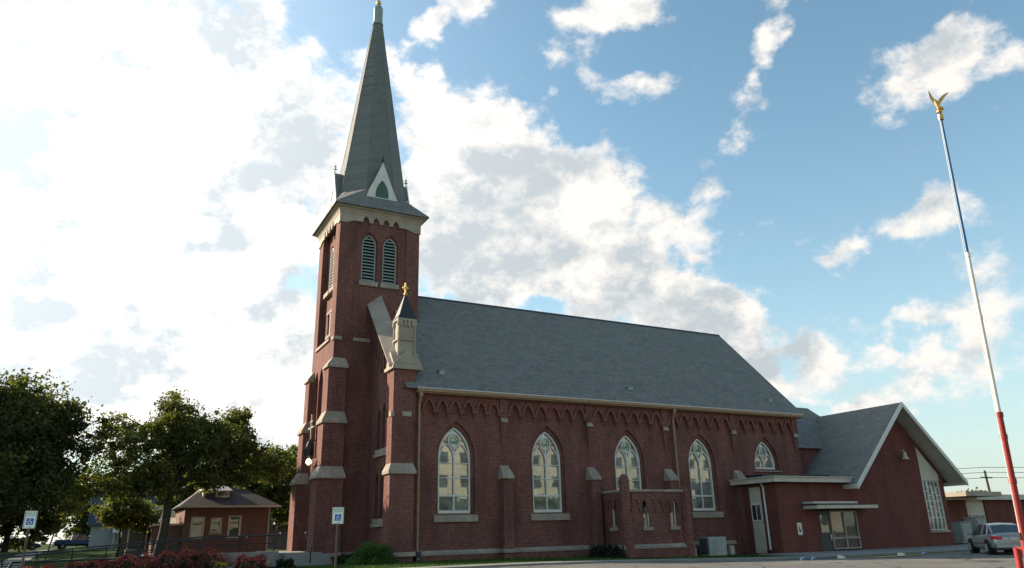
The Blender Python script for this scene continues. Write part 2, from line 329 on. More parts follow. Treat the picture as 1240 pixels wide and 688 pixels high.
def leaf_mat(name, c1, c2, c3, trans=.35):
    m, nt, b = newmat(name); L = nt.links
    g = nt.nodes.new('ShaderNodeNewGeometry')
    c = ramp(nt, g.outputs['Random Per Island'], [(0, c1), (.55, c2), (1, c3)])
    n = nt.nodes.new('ShaderNodeTexNoise'); n.inputs['Scale'].default_value = .35; n.inputs['Detail'].default_value = 2; L.new(g.outputs['Position'], n.inputs['Vector'])
    mr = nt.nodes.new('ShaderNodeMapRange'); L.new(n.outputs['Fac'], mr.inputs[0]); mr.inputs[1].default_value = .35; mr.inputs[2].default_value = .65; mr.inputs[3].default_value = .7; mr.inputs[4].default_value = 1.35
    vs = nt.nodes.new('ShaderNodeVectorMath'); vs.operation = 'SCALE'; L.new(c, vs.inputs[0]); L.new(mr.outputs[0], vs.inputs['Scale'])
    L.new(vs.outputs[0], b.inputs['Base Color']); b.inputs['Roughness'].default_value = .6; b.inputs['Specular IOR Level'].default_value = .25
    t = nt.nodes.new('ShaderNodeBsdfTranslucent'); v2 = nt.nodes.new('ShaderNodeVectorMath'); v2.operation = 'MULTIPLY'; L.new(vs.outputs[0], v2.inputs[0]); v2.inputs[1].default_value = (1.5, 1.5, .5)
    L.new(v2.outputs[0], t.inputs['Color'])
    ms = nt.nodes.new('ShaderNodeMixShader'); ms.inputs[0].default_value = trans; L.new(b.outputs[0], ms.inputs[1]); L.new(t.outputs[0], ms.inputs[2])
    L.new(ms.outputs[0], nt.nodes['Material Output'].inputs['Surface']); return m
def emit_mat(name, c, s):
    m, nt, b = newmat(name); b.inputs['Base Color'].default_value = (*c, 1); b.inputs['Emission Color'].default_value = (*c, 1); b.inputs['Emission Strength'].default_value = s; return m

M = {}
M['brick'] = brick_mat('church brick', (.180, .048, .032), (.235, .074, .050), (.195, .14, .125), bw=.32, bh=.118, ms=.018, weather=(.075, .034, .027), wamt=.55)
M['trimbrick'] = brick_mat('moulded brick', (.20, .055, .040), (.25, .075, .055), (.22, .13, .11), bw=.3, bh=.1, ms=.01)
M['brick2'] = brick_mat('hall brick', (.150, .036, .027), (.205, .058, .042), (.15, .085, .07), bw=.24, bh=.085, ms=.010, weather=(.085, .038, .032), wamt=.65)
M['brickh'] = brick_mat('house brick', (.16, .055, .045), (.22, .08, .06), (.2, .15, .13), bw=.24, bh=.085)
M['stone'] = noise_mat('limestone', (.31, .245, .19), (.45, .37, .295), 5, .9, .2, big=(.8, (.2, .165, .13), .6))
M['cream'] = noise_mat('cream cornice', (.34, .28, .21), (.46, .385, .29), 2.2, .8, .1, big=(1.1, (.24, .2, .15), .6))
M['tan'] = noise_mat('tan gutter', (.27, .165, .085), (.35, .225, .125), 2.5, .55)
M['white'] = noise_mat('white paint', (.62, .58, .50), (.76, .71, .62), 3, .6, big=(1.5, (.45, .45, .4), .3))
M['offwhite'] = noise_mat('aged cream paint', (.5, .45, .36), (.62, .56, .455), 2, .6, big=(.9, (.38, .35, .28), .4))
M['slate'] = shingle_mat('grey shingle roof', (.145, .14, .126), (.215, .207, .185), streak=(.23, .222, .19))
M['slate_y'] = shingle_mat('hall shingle roof', (.175, .17, .15), (.23, .222, .195), streak=(.105, .105, .092), along='y')
M['spire'] = shingle_mat('spire slate', (.15, .15, .135), (.205, .20, .178), row=.2, wd=.36, streak=(.17, .172, .155), along='xy')
M['dark'] = paint('dark metal', (.03, .03, .032), .5)
M['ridge'] = paint('ridge cap', (.05, .055, .06), .6)
M['louver'] = paint('louvre slats', (.28, .32, .29), .6)
M['void'] = noise_mat('dark interior', (.008, .008, .008), (.014, .013, .012), 2, .9)
M['green'] = paint('green louvre', (.06, .11, .08), .6)
M['gold'] = noise_mat('gilded metal', (.55, .30, .09), (.72, .42, .14), 8, .42, metallic=1)
M['glass'] = glass_mat('window glass')
M['teal'] = glass_mat('teal rose glass', (.05, .12, .11), .22, (.6, .85, .8))
M['dglass'] = glass_mat('dark glass', (.015, .018, .02), .10)
M['conc'] = noise_mat('concrete walk', (.24, .225, .20), (.33, .31, .28), 3.5, .92, .15, big=(.35, (.18, .17, .155), .5), spec=.1)
M['lot'] = noise_mat('concrete parking lot', (.17, .158, .14), (.225, .21, .19), 5, .92, .1, big=(.22, (.115, .11, .105), .6), spec=.08)
def lot_mat():
    m = M['lot']; nt = m.node_tree; L = nt.links; b = nt.nodes['Principled BSDF']; src = b.inputs['Base Color'].links[0].from_socket
    g = nt.nodes.new('ShaderNodeNewGeometry')
    wn = nt.nodes.new('ShaderNodeTexNoise'); wn.inputs['Scale'].default_value = .6; wn.inputs['Detail'].default_value = 5; L.new(g.outputs['Position'], wn.inputs['Vector'])
    ad = nt.nodes.new('ShaderNodeVectorMath'); ad.operation = 'ADD'; L.new(g.outputs['Position'], ad.inputs[0]); L.new(wn.outputs['Color'], ad.inputs[1])
    v = nt.nodes.new('ShaderNodeTexVoronoi'); v.feature = 'DISTANCE_TO_EDGE'; v.inputs['Scale'].default_value = .22; L.new(ad.outputs[0], v.inputs['Vector'])
    c = ramp(nt, v.outputs['Distance'], [(0.004, (.35,)*3), (.012, (1,)*3)])
    j = nt.nodes.new('ShaderNodeTexBrick'); j.inputs['Scale'].default_value = 1; j.inputs['Brick Width'].default_value = 4.5; j.inputs['Row Height'].default_value = 4.5; j.offset = 0
    j.inputs['Mortar Size'].default_value = .03; j.inputs['Color1'].default_value = (1, 1, 1, 1); j.inputs['Color2'].default_value = (.9, .9, .88, 1); j.inputs['Mortar'].default_value = (.45, .44, .42, 1); L.new(g.outputs['Position'], j.inputs['Vector'])
    st = nt.nodes.new('ShaderNodeTexNoise'); st.inputs['Scale'].default_value = .9; st.inputs['Detail'].default_value = 4; L.new(g.outputs['Position'], st.inputs['Vector'])
    s2 = ramp(nt, st.outputs['Fac'], [(.30, (.6,)*3), (.42, (1,)*3)])
    cur = src
    for x in (c, j.outputs['Color'], s2):
        q = nt.nodes.new('ShaderNodeVectorMath'); q.operation = 'MULTIPLY'; L.new(cur, q.inputs[0]); L.new(x, q.inputs[1]); cur = q.outputs[0]
    L.new(cur, b.inputs['Base Color'])
lot_mat()
M['grass'] = noise_mat('lawn soil', (.022, .045, .01), (.04, .075, .018), 6, .95, .3, big=(.5, (.05, .055, .02), .5), spec=.02)
M['blade'] = leaf_mat('grass blades', (.03, .07, .012), (.05, .10, .02), (.09, .12, .03), .3)
M['leafA'] = leaf_mat('dark broad leaves', (.048, .060, .022), (.075, .088, .030), (.115, .118, .042), .46)
M['leafB'] = leaf_mat('mid green leaves', (.055, .072, .024), (.088, .105, .034), (.14, .14, .05), .52)
M['leafC'] = leaf_mat('light green leaves', (.055, .075, .022), (.085, .11, .032), (.15, .15, .045), .5)
M['leafY'] = leaf_mat('yellowing leaves', (.10, .09, .015), (.15, .12, .02), (.20, .13, .02), .4)
M['bush'] = leaf_mat('shrub leaves', (.03, .075, .015), (.05, .11, .022), (.09, .15, .035), .3)
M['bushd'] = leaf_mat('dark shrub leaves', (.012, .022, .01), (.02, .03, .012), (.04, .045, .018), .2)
M['redleaf'] = leaf_mat('red blossoms', (.26, .035, .04), (.38, .06, .06), (.46, .13, .11), .3)
M['yelleaf'] = leaf_mat('yellow blossoms', (.5, .3, .02), (.6, .4, .04), (.6, .35, .05), .25)
M['bark'] = noise_mat('bark', (.035, .028, .02), (.075, .06, .045), 6, .95, .5)
M['iron'] = paint('black iron', (.018, .018, .018), .45)
M['rail'] = paint('painted steel rail', (.045, .043, .04), .35, .3)

# ------------------------------------------------------------------ ground
def sheet(name, mat, x0, x1, y0, y1, dz, step=1.0, clip=None):
    nx = max(1, int((x1-x0)/step)); ny = max(1, int((y1-y0)/step)); mb = MB()
    for j in range(ny+1):
        for i in range(nx+1):
            x = x0+(x1-x0)*i/nx; y = y0+(y1-y0)*j/ny; mb.v.append((x, y, gz(x, y)+dz))
    for j in range(ny):
        for i in range(nx): a = j*(nx+1)+i; mb.f.append((a, a+1, a+nx+2, a+nx+1))
    return mb.build(name, mat, smooth=True, kind='structure')
def far_ground():
    xs = [-1500, -700, -350, -180, -110]+[-60+4*i for i in range(66)]+[230, 300, 450, 800, 1500]
    ys = [-900, -400, -200, -100]+[-60+4*i for i in range(56)]+[180, 240, 350, 600, 1500]
    mb = MB()
    for y in ys:
        for x in xs: mb.v.append((x, y, gz(x, y)-0.02))
    n = len(xs)
    for j in range(len(ys)-1):
        for i in range(n-1): a = j*n+i; mb.f.append((a, a+1, a+n+1, a+n))
    return mb.build('ground', M['grass'], smooth=True, kind='structure')
far_ground()
sheet('parking_lot', M['lot'], -45, 130, -8, 37.0, 0.0, 1.5)
sheet('street', M['lot'], -160, -14, 30, 46, 0.004, 4)
# kerb and pavement between the lot and the lawn; the walk in front of the hall
def strip(name, mat, x0, x1, y0, y1, h, step=2.0):
    n = max(1, int((x1-x0)/step)); rings = []
    for i in range(n+1):
        x = x0+(x1-x0)*i/n; z = gz(x, (y0+y1)/2); rings.append([(x, y0, z-.1), (x, y0, z+h), (x, y1, z+h), (x, y1, z-.1)])
    mb = MB(); mb.loft(rings); return mb.build(name, mat, kind='structure')
strip('pavement', M['conc'], -40, 41.5, 34.6, 36.2, .10)
strip('hall_walk', M['conc'], 41.5, 80, 34.6, 41.3, .10)
strip('kerb', M['conc'], 41.5, 75, 34.3, 34.6, .12)
MBp = MB()
for i in range(10):
    y0 = 50+i*6; MBp.add([(-6.2, y0, gz(-6, y0)+.02), (-4.6, y0, gz(-6, y0)+.02), (-4.6, y0+6, gz(-6, y0+6)+.02), (-6.2, y0+6, gz(-6, y0+6)+.02)], [(0, 1, 2, 3)])
MBp.build('path', M['conc'], kind='structure')

# grass blades close to the wall
def leaf_cloud(pts, size, rng, flat=0.0, aspect=.6):
    """one rhombus per point, random orientation -> (verts, faces) numpy"""
    n = len(pts); d = rng.normal(size=(n, 3)); d[:, 2] *= (1-flat); d /= np.linalg.norm(d, axis=1)[:, None]
    e = np.cross(d, rng.normal(size=(n, 3))); e /= np.linalg.norm(e, axis=1)[:, None]
    s = (size*rng.uniform(.6, 1.3, n))[:, None]
    v = np.stack([pts-d*s, pts+e*s*aspect, pts+d*s, pts-e*s*aspect], 1).reshape(-1, 3)
    return v
def leaves_obj(name, v, mat, parent, extra=None, kind=None):
    off = Vector((0, 0, 0)); p = parent
    while p is not None: off += p.location; p = p.parent
    v = np.asarray(v, dtype=np.float32)-np.array(off, dtype=np.float32); n = len(v)//4
    me = bpy.data.meshes.new(name); me.vertices.add(n*4); me.vertices.foreach_set('co', v.ravel())
    me.loops.add(n*4); me.loops.foreach_set('vertex_index', np.arange(n*4, dtype=np.int32))
    me.polygons.add(n); me.polygons.foreach_set('loop_start', np.arange(0, n*4, 4, dtype=np.int32)); me.polygons.foreach_set('loop_total', np.full(n, 4, dtype=np.int32))
    me.update(calc_edges=True); me.materials.append(mat)
    o = bpy.data.objects.new(name, me); col.objects.link(o)
    if parent: o.parent = parent
    if kind: o['kind'] = kind
    return o
rg = np.random.default_rng(5)
def grass_patch(n, x0, x1, y0, y1, h):
    x = rg.uniform(x0, x1, n); y = rg.uniform(y0, y1, n); z = np.array([gz(a, b) for a, b in zip(x, y)])
    a = rg.uniform(0, 2*pi, n); hh = h*rg.uniform(.5, 1.3, n); lx = rg.normal(0, .03, n); ly = rg.normal(0, .03, n); w = .012
    b = np.stack([x, y, z], 1); t = b+np.stack([lx, ly, hh], 1); s = np.stack([np.cos(a)*w, np.sin(a)*w, 0*a], 1)
    return np.stack([b-s, b+s, t+s*.3, t-s*.3], 1).reshape(-1, 3)
gv = np.concatenate([grass_patch(60000, -2, 41.2, 36.25, 44.9, .09), grass_patch(9000, -30, 2, 44, 60, .10)])
g_ = leaves_obj('grass', gv, M['blade'], None, kind='stuff')
g_['label'] = 'short lawn grass along the foot of the church wall'; g_['category'] = 'grass'

# ------------------------------------------------------------------ THE CHURCH
YN = 45.02; XW = 15.4; XE = 51.3; YC = 53.27; YS2 = 61.52
ch = thing('church', (15.4, 45.0, 0), 'large dark red brick church with a tall grey steeple and arched side windows', 'church')
def part(mb, name, mat, parent=None, **k): return mb.build(name, M[mat] if isinstance(mat, str) else mat, parent or ch, **k)

# nave walls -------------------------------------------------
WX = [19.66+6.93*k for k in range(5)]
BX = [23.15+6.93*k for k in range(4)]
nave = MB(); s_ = mS(YN)
holes = []
for k, x in enumerate(WX):
    holes.append(arch(x, 1.36, 2.8 if k < 4 else 6.0, 6.35, 8.62))
nave.wall([(XW, -.7), (XE, -.7), (XE, 10.4), (XW, 10.4)], holes, s_, 0, .16)
for k, x in enumerate(WX):     # stepped brick order round each window
    nave.wall(arch(x, 1.36, 2.8 if k < 4 else 6.0, 6.35, 8.62), [arch(x, 1.17, 2.8 if k < 4 else 6.0, 6.35, 8.32)], s_, .16, .22)
nave.wall([(YN, -.7), (YS2, -.7), (YS2, 10.4), (YC, 19.6), (YN, 10.4)], [], mE(XE))
nave.wall([(XW, -.7), (XE, -.7), (XE, 10.4), (XW, 10.4)], [], mN(YS2))
part(nave, 'nave_wall', 'brick')
# projecting pointed-arch corbel frieze under the eaves, bay by bay, and the pendants between bays
def frieze_ribs(mb, u0, u1, n, m, zfoot, zapex, w0, w1, wd, a_frac=.42):
    st = (u1-u0)/n
    for i in range(n):
        c = u0+(i+.5)*st; mb.ribbon(arch(c, st*a_frac, zfoot-.01, zfoot+.05, zapex, 7)[1:]+[(c-st*a_frac, zfoot-.01)], wd, m, w0+.002*(i % 2), w1)
def frieze(mb, u0, u1, n, m, ztop, zfoot, zapex, w0, w1, a_frac=.36):
    st = (u1-u0)/n; poly = [(u0, ztop), (u0, zfoot)]
    for i in range(n):
        c = u0+(i+.5)*st; a = st*a_frac
        poly.append((c-a, zfoot)); pts = arch(c, a, zfoot-.01, zfoot+.02, zapex, 5)
        poly += list(reversed(pts[2:])); poly.append((c+a, zfoot))
    poly += [(u1, zfoot), (u1, ztop)]
    mb.prism(poly, m, w0, w1)
fr = MB(); ribl = []
edges = [17.1]+BX+[51.0]
for i in range(5):
    a, b = edges[i]+(.3 if i else .1), edges[i+1]-.3
    frieze(fr, a, b, 6, s_, 10.35, 9.3, 9.98, -.12, 0.05, .39)
    ribs = MB(); ribl.append(ribs); frieze_ribs(ribs, a, b, 6, s_, 9.12, 10.0, -.24, -.02, .17, .42)
    st = (b-a)/6
    for j in range(7):                    # little corbel feet
        x = a+j*st; fr.loft([[(x-.10, YN-.14, 9.1), (x+.10, YN-.14, 9.1), (x+.10, YN, 9.1), (x-.10, YN, 9.1)], [(x-.03, YN-.03, 8.75), (x+.03, YN-.03, 8.75), (x+.03, YN, 8.75), (x-.03, YN, 8.75)]])
for x in BX+[50.95]:
    fr.box(x-.3, YN-.24, 8.75, x+.3, YN+.02, 10.35)
    fr.loft([[(x-.24, YN-.2, 8.75), (x+.24, YN-.2, 8.75), (x+.24, YN, 8.75), (x-.24, YN, 8.75)], [(x-.2, YN-.14, 8.0), (x+.2, YN-.14, 8.0), (x+.2, YN, 8.0), (x-.2, YN, 8.0)], [(x-.04, YN-.01, 6.9), (x+.04, YN-.01, 6.9), (x+.04, YN, 6.9), (x-.04, YN, 6.9)]])
frp = part(fr, 'corbel_frieze', 'brick'); [part(r_, 'arch_mouldings', 'trimbrick', frp) for r_ in ribl]
for x in BX+[50.95]:
    part(MB().loft([[(x-.26, YN-.32, 8.68), (x+.26, YN-.32, 8.68), (x+.26, YN-.1, 8.68), (x-.26, YN-.1, 8.68)], [(x-.2, YN-.22, 9.02), (x+.2, YN-.22, 9.02), (x+.2, YN-.1, 9.02), (x-.2, YN-.1, 9.02)]]), 'corbel_stone', 'stone')
# water table
wt = MB(); prof = [(-.14, .36), (-.14, .50), (.02, .66), (.02, .36)]
def wtable(mb, a, b, m): mb.loft([[m(a, v, w) for w, v in prof], [m(b, v, w) for w, v in prof]])
wtable(wt, 16.85, 30.5, s_); wtable(wt, 36.1, 43.0, s_)
part(wt, 'water_table', 'stone')
part(MB().box(16.8, YN-.09, -.7, 30.6, YN+.02, .362).box(36.1, YN-.09, -.7, 43.1, YN+.02, .362), 'foundation', 'brick')

# eaves, gutter, roof -----------------------------------------
EY = YN-.55; EZ = 10.62
part(MB().box(16.75, EY+.02, 10.28, 51.75, YN+.02, 10.50).box(16.75, EY-.1, 10.36, 51.78, EY+.04, 10.58), 'gutter', 'tan', bevel=.02)
part(MB().box(16.75, EY-.06, 10.583, 51.8, EY+.12, 10.63), 'drip_edge', 'white')
rf = MB(); RZ = 19.72; T = .12
x0, x1 = 15.95, 51.8
def slope(mb, x0, x1, ya, za, yb, zb, t=.12):
    mb.loft([[(x0, ya, za), (x0, yb, zb), (x0, yb, zb-t), (x0, ya, za-t)], [(x1, ya, za), (x1, yb, zb), (x1, yb, zb-t), (x1, ya, za-t)]])
slope(rf, x0, x1, EY-.05, EZ, YC, RZ, .1); slope(rf, x0, x1, 2*YC-EY+.05, EZ, YC, RZ, .1)
roof = part(rf, 'roof', 'slate')
part(MB().loft([[(x, YC-.16, RZ-.11), (x, YC, RZ+.07), (x, YC+.16, RZ-.11), (x, YC, RZ-.02)] for x in (x0+.02, x1-.02)]), 'ridge_cap', 'ridge', roof)
sl = (RZ-EZ)/(YC-EY)
for x, z in ((18.85, 11.9), (34.5, 11.85), (49.2, 11.8)):
    y = EY+(z-EZ)/sl
    v = MB().box(x-.19, y-.22, z-.12, x+.19, y+.3, z+.16).box(x-.26, y-.26, z+.162, x+.26, y+.34, z+.20)
    part(v, 'roof_vent', 'louver', roof, bevel=.01)

# stained-glass side windows ----------------------------------
def side_window(x, short=False):
    z0 = 6.0 if short else 2.85; w = s_; zs, za = 6.35, 8.26
    gl = MB().prism(arch(x, 1.13, z0, zs, za), w, .40, .42)
    pane = part(gl, 'window', 'glass')
    f = MB(); out_ = arch(x, 1.09, z0+.06, zs, za-.06, 10)
    f.ribbon(out_, .13, w, .26, .40, closed=True)
    # two lancets, rose and spandrel tracery
    for sgn in (-1, 1):
        c = x+sgn*.52; tp = arch_top(c, .50, 6.25, 7.18, 7); f.ribbon(tp, .075, w, .29, .40)
    circ = [(x+.40*cos(t*pi/10), 7.42+.40*sin(t*pi/10)) for t in range(20)]; f.ribbon(circ, .085, w, .28, .40, closed=True)
    circ2 = [(x+.22*cos(t*pi/8), 7.42+.22*sin(t*pi/8)) for t in range(16)]; f.ribbon(circ2, .03, w, .31, .40, closed=True)
    f.ribbon([(x, z0), (x, 6.95)], .085, w, .285, .40)
    for zb in ((3.95, 5.02, 5.95) if not short else ()):
        f.ribbon([(x-1.05, zb), (x+1.05, zb)], .05, w, .31, .40)
    if not short: f.ribbon([(x-1.05, 3.9), (x+1.05, 3.9)], .09, w, .28, .40)
    f.box(x-1.12, YN+.24, z0-.02, x+1.12, YN+.40, z0+.16)
    part(f, 'frame', 'white', pane)
    part(MB().prism([(x+.36*cos(t*pi/12), 7.42+.36*sin(t*pi/12)) for t in range(24)], w, .375, .395), 'rose_glass', 'teal', pane)
    sz = 2.30 if not short else 5.78
    sm = MB().loft([[(x-1.52, YN-.16, sz), (x+1.52, YN-.16, sz), (x+1.52, YN+.3, sz), (x-1.52, YN+.3, sz)], [(x-1.52, YN-.16, z0-.16), (x+1.52, YN-.16, z0-.16), (x+1.52, YN+.3, z0-.02), (x-1.52, YN+.3, z0-.02)]])
    part(sm, 'sill', 'stone', pane, bevel=.02)
for k, x in enumerate(WX): side_window(x, k == 4)

# buttresses ---------------------------------------------------
def cap_slope(mb, xa, xb, yf, yb, z0, z1, lip=.1, inner=.0):
    """weathered stone: front lip then a slope running back to the wall at yb"""
    mb.loft([[(xa-lip, yf-lip, z0), (xb+lip, yf-lip, z0), (xb+lip, yb, z0), (xa-lip, yb, z0)],
             [(xa-lip, yf-lip, z0+.16), (xb+lip, yf-lip, z0+.16), (xb+lip, yb, z0+.16), (xa-lip, yb, z0+.16)],
             [(xa+.02, yb-.06, z1), (xb-.02, yb-.06, z1), (xb-.02, yb, z1), (xa+.02, yb, z1)]])
for x in BX:
    zb = -.7
    b = part(MB().box(x-.36, YN-.62, zb, x+.36, YN+.02, 4.95), 'buttress', 'brick')
    m_ = MB(); cap_slope(m_, x-.34, x+.34, YN-.62, YN+.01, 4.953, 5.85); part(m_, 'cap', 'stone', b, bevel=.015)
    m_ = MB(); m_.box(x-.45, YN-.75, .36, x+.45, YN, .60); 
    if not (30.5 < x < 36.3 or x > 43.2): part(m_, 'base_course', 'stone', b, bevel=.03)

# downspouts
for x, zb in ((17.0, .35), (37.75, 4.2)):
    d = MB().tube([(x, EY-.0, 10.34), (x, EY+.05, 10.0), (x, YN-.28, 9.6), (x, YN-.28, zb)], .085, 8)
    d.box(x-.12, EY-.06, 10.05, x+.12, EY+.14, 10.36)
    for zc in (8.2, 5.6, 3.0):
        if zc > zb: d.box(x-.12, YN-.34, zc, x+.12, YN-.0, zc+.05)
    if zb < 1: d.tube([(x, YN-.28, .38), (x+.02, YN-.5, .1)], .085, 8)
    part(d, 'downspout', 'tan')
part(MB().box(16.85, YN-.5, -.1, 17.2, YN-.16, .62), 'drain_boot', 'dark', bevel=.03)

# west front ---------------------------------------------------
wf = MB(); w_ = mW(XW)
def rake(y, base=12.0): return base+1.045*(min(y, 2*YC-y)-YN)
lan = []
for c in (46.12, 47.1, 48.08): lan.append(arch(c, .34, 6.9, 9.0 if c != 47.1 else 9.3, 9.65 if c != 47.1 else 9.95, 5))
for c in (46.12, 47.1, 48.08): lan.append(arch(c, .34, 2.6, 4.9 if c != 47.1 else 5.1, 5.5 if c != 47.1 else 5.8, 5))
slits = [arch(y, .13, z, z+1.4, z+1.65, 3) for y, z in ((46.75, 11.2), (47.3, 11.6), (47.9, 12.1), (48.5, 12.7), (49.1, 13.3), (49.7, 13.9))]
outl = [(YN, -.7), (50.3, -.7), (50.3, rake(50.3)), (YN, rake(YN))]
wf.wall(outl, lan+slits, w_, 0, .35)
wf.wall([(45.6, 2), (50.1, 2), (50.1, 16.2), (46.3, 12.9), (45.6, 11)], [], w_, .35)
wf.wall([(56.2, -.7), (YS2, -.7), (YS2, rake(YS2)), (56.2, rake(56.2))], [], w_)
for (ya, yb) in ((YN, 50.3), (56.2, YS2)):
    wf.loft([[(XW, ya, -.7), (XW, yb, -.7), (XW, yb, rake(yb)), (XW, ya, rake(ya))], [(XW+.5, ya, 8), (XW+.5, yb, 8), (XW+.5, yb, rake(yb)), (XW+.5, ya, rake(ya))]], cap=False)
    wf.wall([(ya, 8), (yb, 8), (yb, rake(yb)), (ya, rake(ya))], [], w_, .5)
for i in range(9):              # corbel steps hanging under the raking coping
    y = 45.5+i*.52; z = rake(y); wf.box(XW-.14, y-.13, z-.75, XW+.02, y+.13, z+.1)
    wf.loft([[(XW-.12, y-.1, z-.75), (XW, y-.1, z-.75), (XW, y+.1, z-.75), (XW-.12, y+.1, z-.75)], [(XW-.02, y-.04, z-1.15), (XW, y-.04, z-1.15), (XW, y+.04, z-1.15), (XW-.02, y+.04, z-1.15)]])
part(wf, 'west_front_wall', 'brick')
lg = MB()
for c in (46.12, 47.1, 48.08):
    lg.box(XW+.30, c-.33, 2.6, XW+.33, c+.33, 5.8); lg.box(XW+.30, c-.33, 6.9, XW+.33, c+.33, 9.95)
part(lg, 'lancet_glass', 'dglass')
for z in (6.45, 2.1):
    sb = MB().box(XW-.16, 45.62, z, XW+.2, 48.62, z+.22)
    for c in (46.12, 47.1, 48.08): sb.box(XW-.1, c-.44, z+.222, XW+.2, c+.44, z+.5)
    part(sb, 'lancet_sill', 'stone', bevel=.03)
for sg in (1, -1):
    cp = MB(); rr = []
    for y in (44.9, 50.3):
        z = rake(y); Y = y if sg == 1 else 2*YC-y
        rr.append([(14.92, Y, z), (14.92, Y, z+.12), (15.95, Y, z+.95), (15.95, Y, z+.1), (15.4, Y, z)])
    cp.loft(rr); part(cp, 'raking_coping', 'stone', bevel=.02)

# corner pier, buttress and pinnacle at the south-west corner (and its twin)
for sg in (1, -1):
    def Yv(y): return y if sg == 1 else 2*YC-y
    def bx(mb, x0, y0, z0, x1, y1, z1): return mb.box(x0, min(Yv(y0), Yv(y1)), z0, x1, max(Yv(y0), Yv(y1)), z1)
    pier = MB(); bx(pier, 15.22, 44.74, -.7, 16.72, 45.6, 11.75); bx(pier, 15.02, 44.42, -.7, 16.6, 45.5, 5.15)
    bx(pier, 15.12, 44.60, 5.0, 16.52, 45.55, 8.7)
    pr_ = part(pier, 'corner_pier', 'brick')
    st = MB(); z0, z1 = 5.155, 6.05
    A = [(14.9, Yv(44.3), z0), (16.72, Yv(44.3), z0), (16.72, Yv(45.6), z0), (14.9, Yv(45.6), z0)]
    st.loft([A, [(a, b, z0+.2) for a, b, c in A], [(15.24, Yv(44.75), z1), (16.5, Yv(44.75), z1), (16.4, Yv(45.5), z1), (15.24, Yv(45.5), z1)]])
    part(st, 'cap', 'stone', pr_, bevel=.02)
    st = MB(); bx(st, 15.8, 44.52, 8.70, 16.4, 44.8, 9.02); part(st, 'small_cap', 'stone', pr_, bevel=.03); st = MB(); bx(st, 15.06, 44.66, 8.70, 15.3, 45.1, 9.02); part(st, 'small_cap', 'stone', pr_, bevel=.03)
    sb = MB(); bx(sb, 14.9, 44.30, .36, 16.75, 45.6, .62); part(sb, 'base_course', 'stone', pr_, bevel=.04)
    # pinnacle
    cx_, cy_ = 16.1, Yv(45.42)
    pn = MB()
    pn.box(cx_-1.04, cy_-.86, 11.76, cx_+1.04, cy_+.86, 11.98); pn.box(cx_-.94, cy_-.76, 11.985, cx_+.94, cy_+.76, 12.16)
    for (dx, dy) in ((0, -1), (-1, 0), (0, 1), (1, 0)):      # four little gables
        hw = .94
        if dx == 0:
            y0 = cy_+dy*.78; pn.loft([[(cx_-hw, y0, 12.163), (cx_+hw, y0, 12.163), (cx_, y0, 13.1)], [(cx_-hw, cy_+dy*.5, 12.163), (cx_+hw, cy_+dy*.5, 12.163), (cx_, cy_+dy*.5, 13.1)]])
        else:
            x0_ = cx_+dx*.96; pn.loft([[(x0_, cy_-.72, 12.166), (x0_, cy_+.72, 12.166), (x0_, cy_, 13.05)], [(cx_+dx*.55, cy_-.72, 12.166), (cx_+dx*.55, cy_+.72, 12.166), (cx_+dx*.55, cy_, 13.05)]])
    pn.box(cx_-.54, cy_-.46, 12.17, cx_+.54, cy_+.46, 15.1)
    pn.box(cx_-.66, cy_-.58, 13.74, cx_+.66, cy_+.58, 13.86)
    for (dx, dy) in ((-1, -1), (1, -1), (-1, 1), (1, 1)):     # corner colonnettes
        pn.lathe([(.09, 12.17), (.09, 15.1)], (cx_+dx*.55, cy_+dy*.47, 0), 8)
        pn.lathe([(.12, 14.75), (.16, 14.85), (.16, 15.0), (.1, 15.12)], (cx_+dx*.55, cy_+dy*.47, 0), 8)
    for i in range(4):                                      # arched corbels under the pinnacle roof
        for yy in (cy_-.53,): pn.box(cx_-.48+i*.27, yy-.04, 14.7, cx_-.38+i*.27+.04, yy+.06, 15.1)
    pn.box(cx_-.66, cy_-.58, 15.102, cx_+.66, cy_+.58, 15.24)
    pin = part(pn, 'pinnacle', 'cream')
    rr = MB(); R = [(-.68, -.6), (.68, -.6), (.68, .6), (-.68, .6)]
    rr.loft([[(cx_+a*s, cy_+b*s, z) for a, b in R] for s, z in ((1, 15.243), (.8, 15.5), (.1, 17.0))]); part(rr, 'roof', 'dark', pin)
    cr = MB().tube([(cx_, cy_, 16.95), (cx_, cy_, 17.9)], .055, 6); cr.box(cx_-.20, cy_-.04, 17.5, cx_+.20, cy_+.04, 17.59); cr.lathe([(.03, 0), (.12, .06), (.12, .14), (.03, .2)], (cx_, cy_, 17.0), 8)
    cr.box(cx_-.09, cy_-.05, 17.45, cx_+.09, cy_+.05, 17.70)
    part(cr, 'cross', 'gold', pin)

# ------------------------------------------------------------------ tower
TX0, TX1, TY0, TY1 = 12.6, 18.8, 50.17, 56.37
tw = MB(); mt = mS(TY0); mtw = mW(TX0)
pan = rect(13.75, 15.1, 17.75, 24.3)
LX = (14.9, 16.52)
tw.wall(rect(TX0, -.7, TX1, 24.6), [pan], mt, 0, .1)
lh = [arch(x, .62, 19.35, 22.3, 23.25) for x in LX]
tw.wall(pan, lh, mt, .1, .12)
for x in LX: tw.wall(arch(x, .62, 19.35, 22.3, 23.25), [arch(x, .53, 19.35, 22.3, 23.1)], mt, .22, .2)
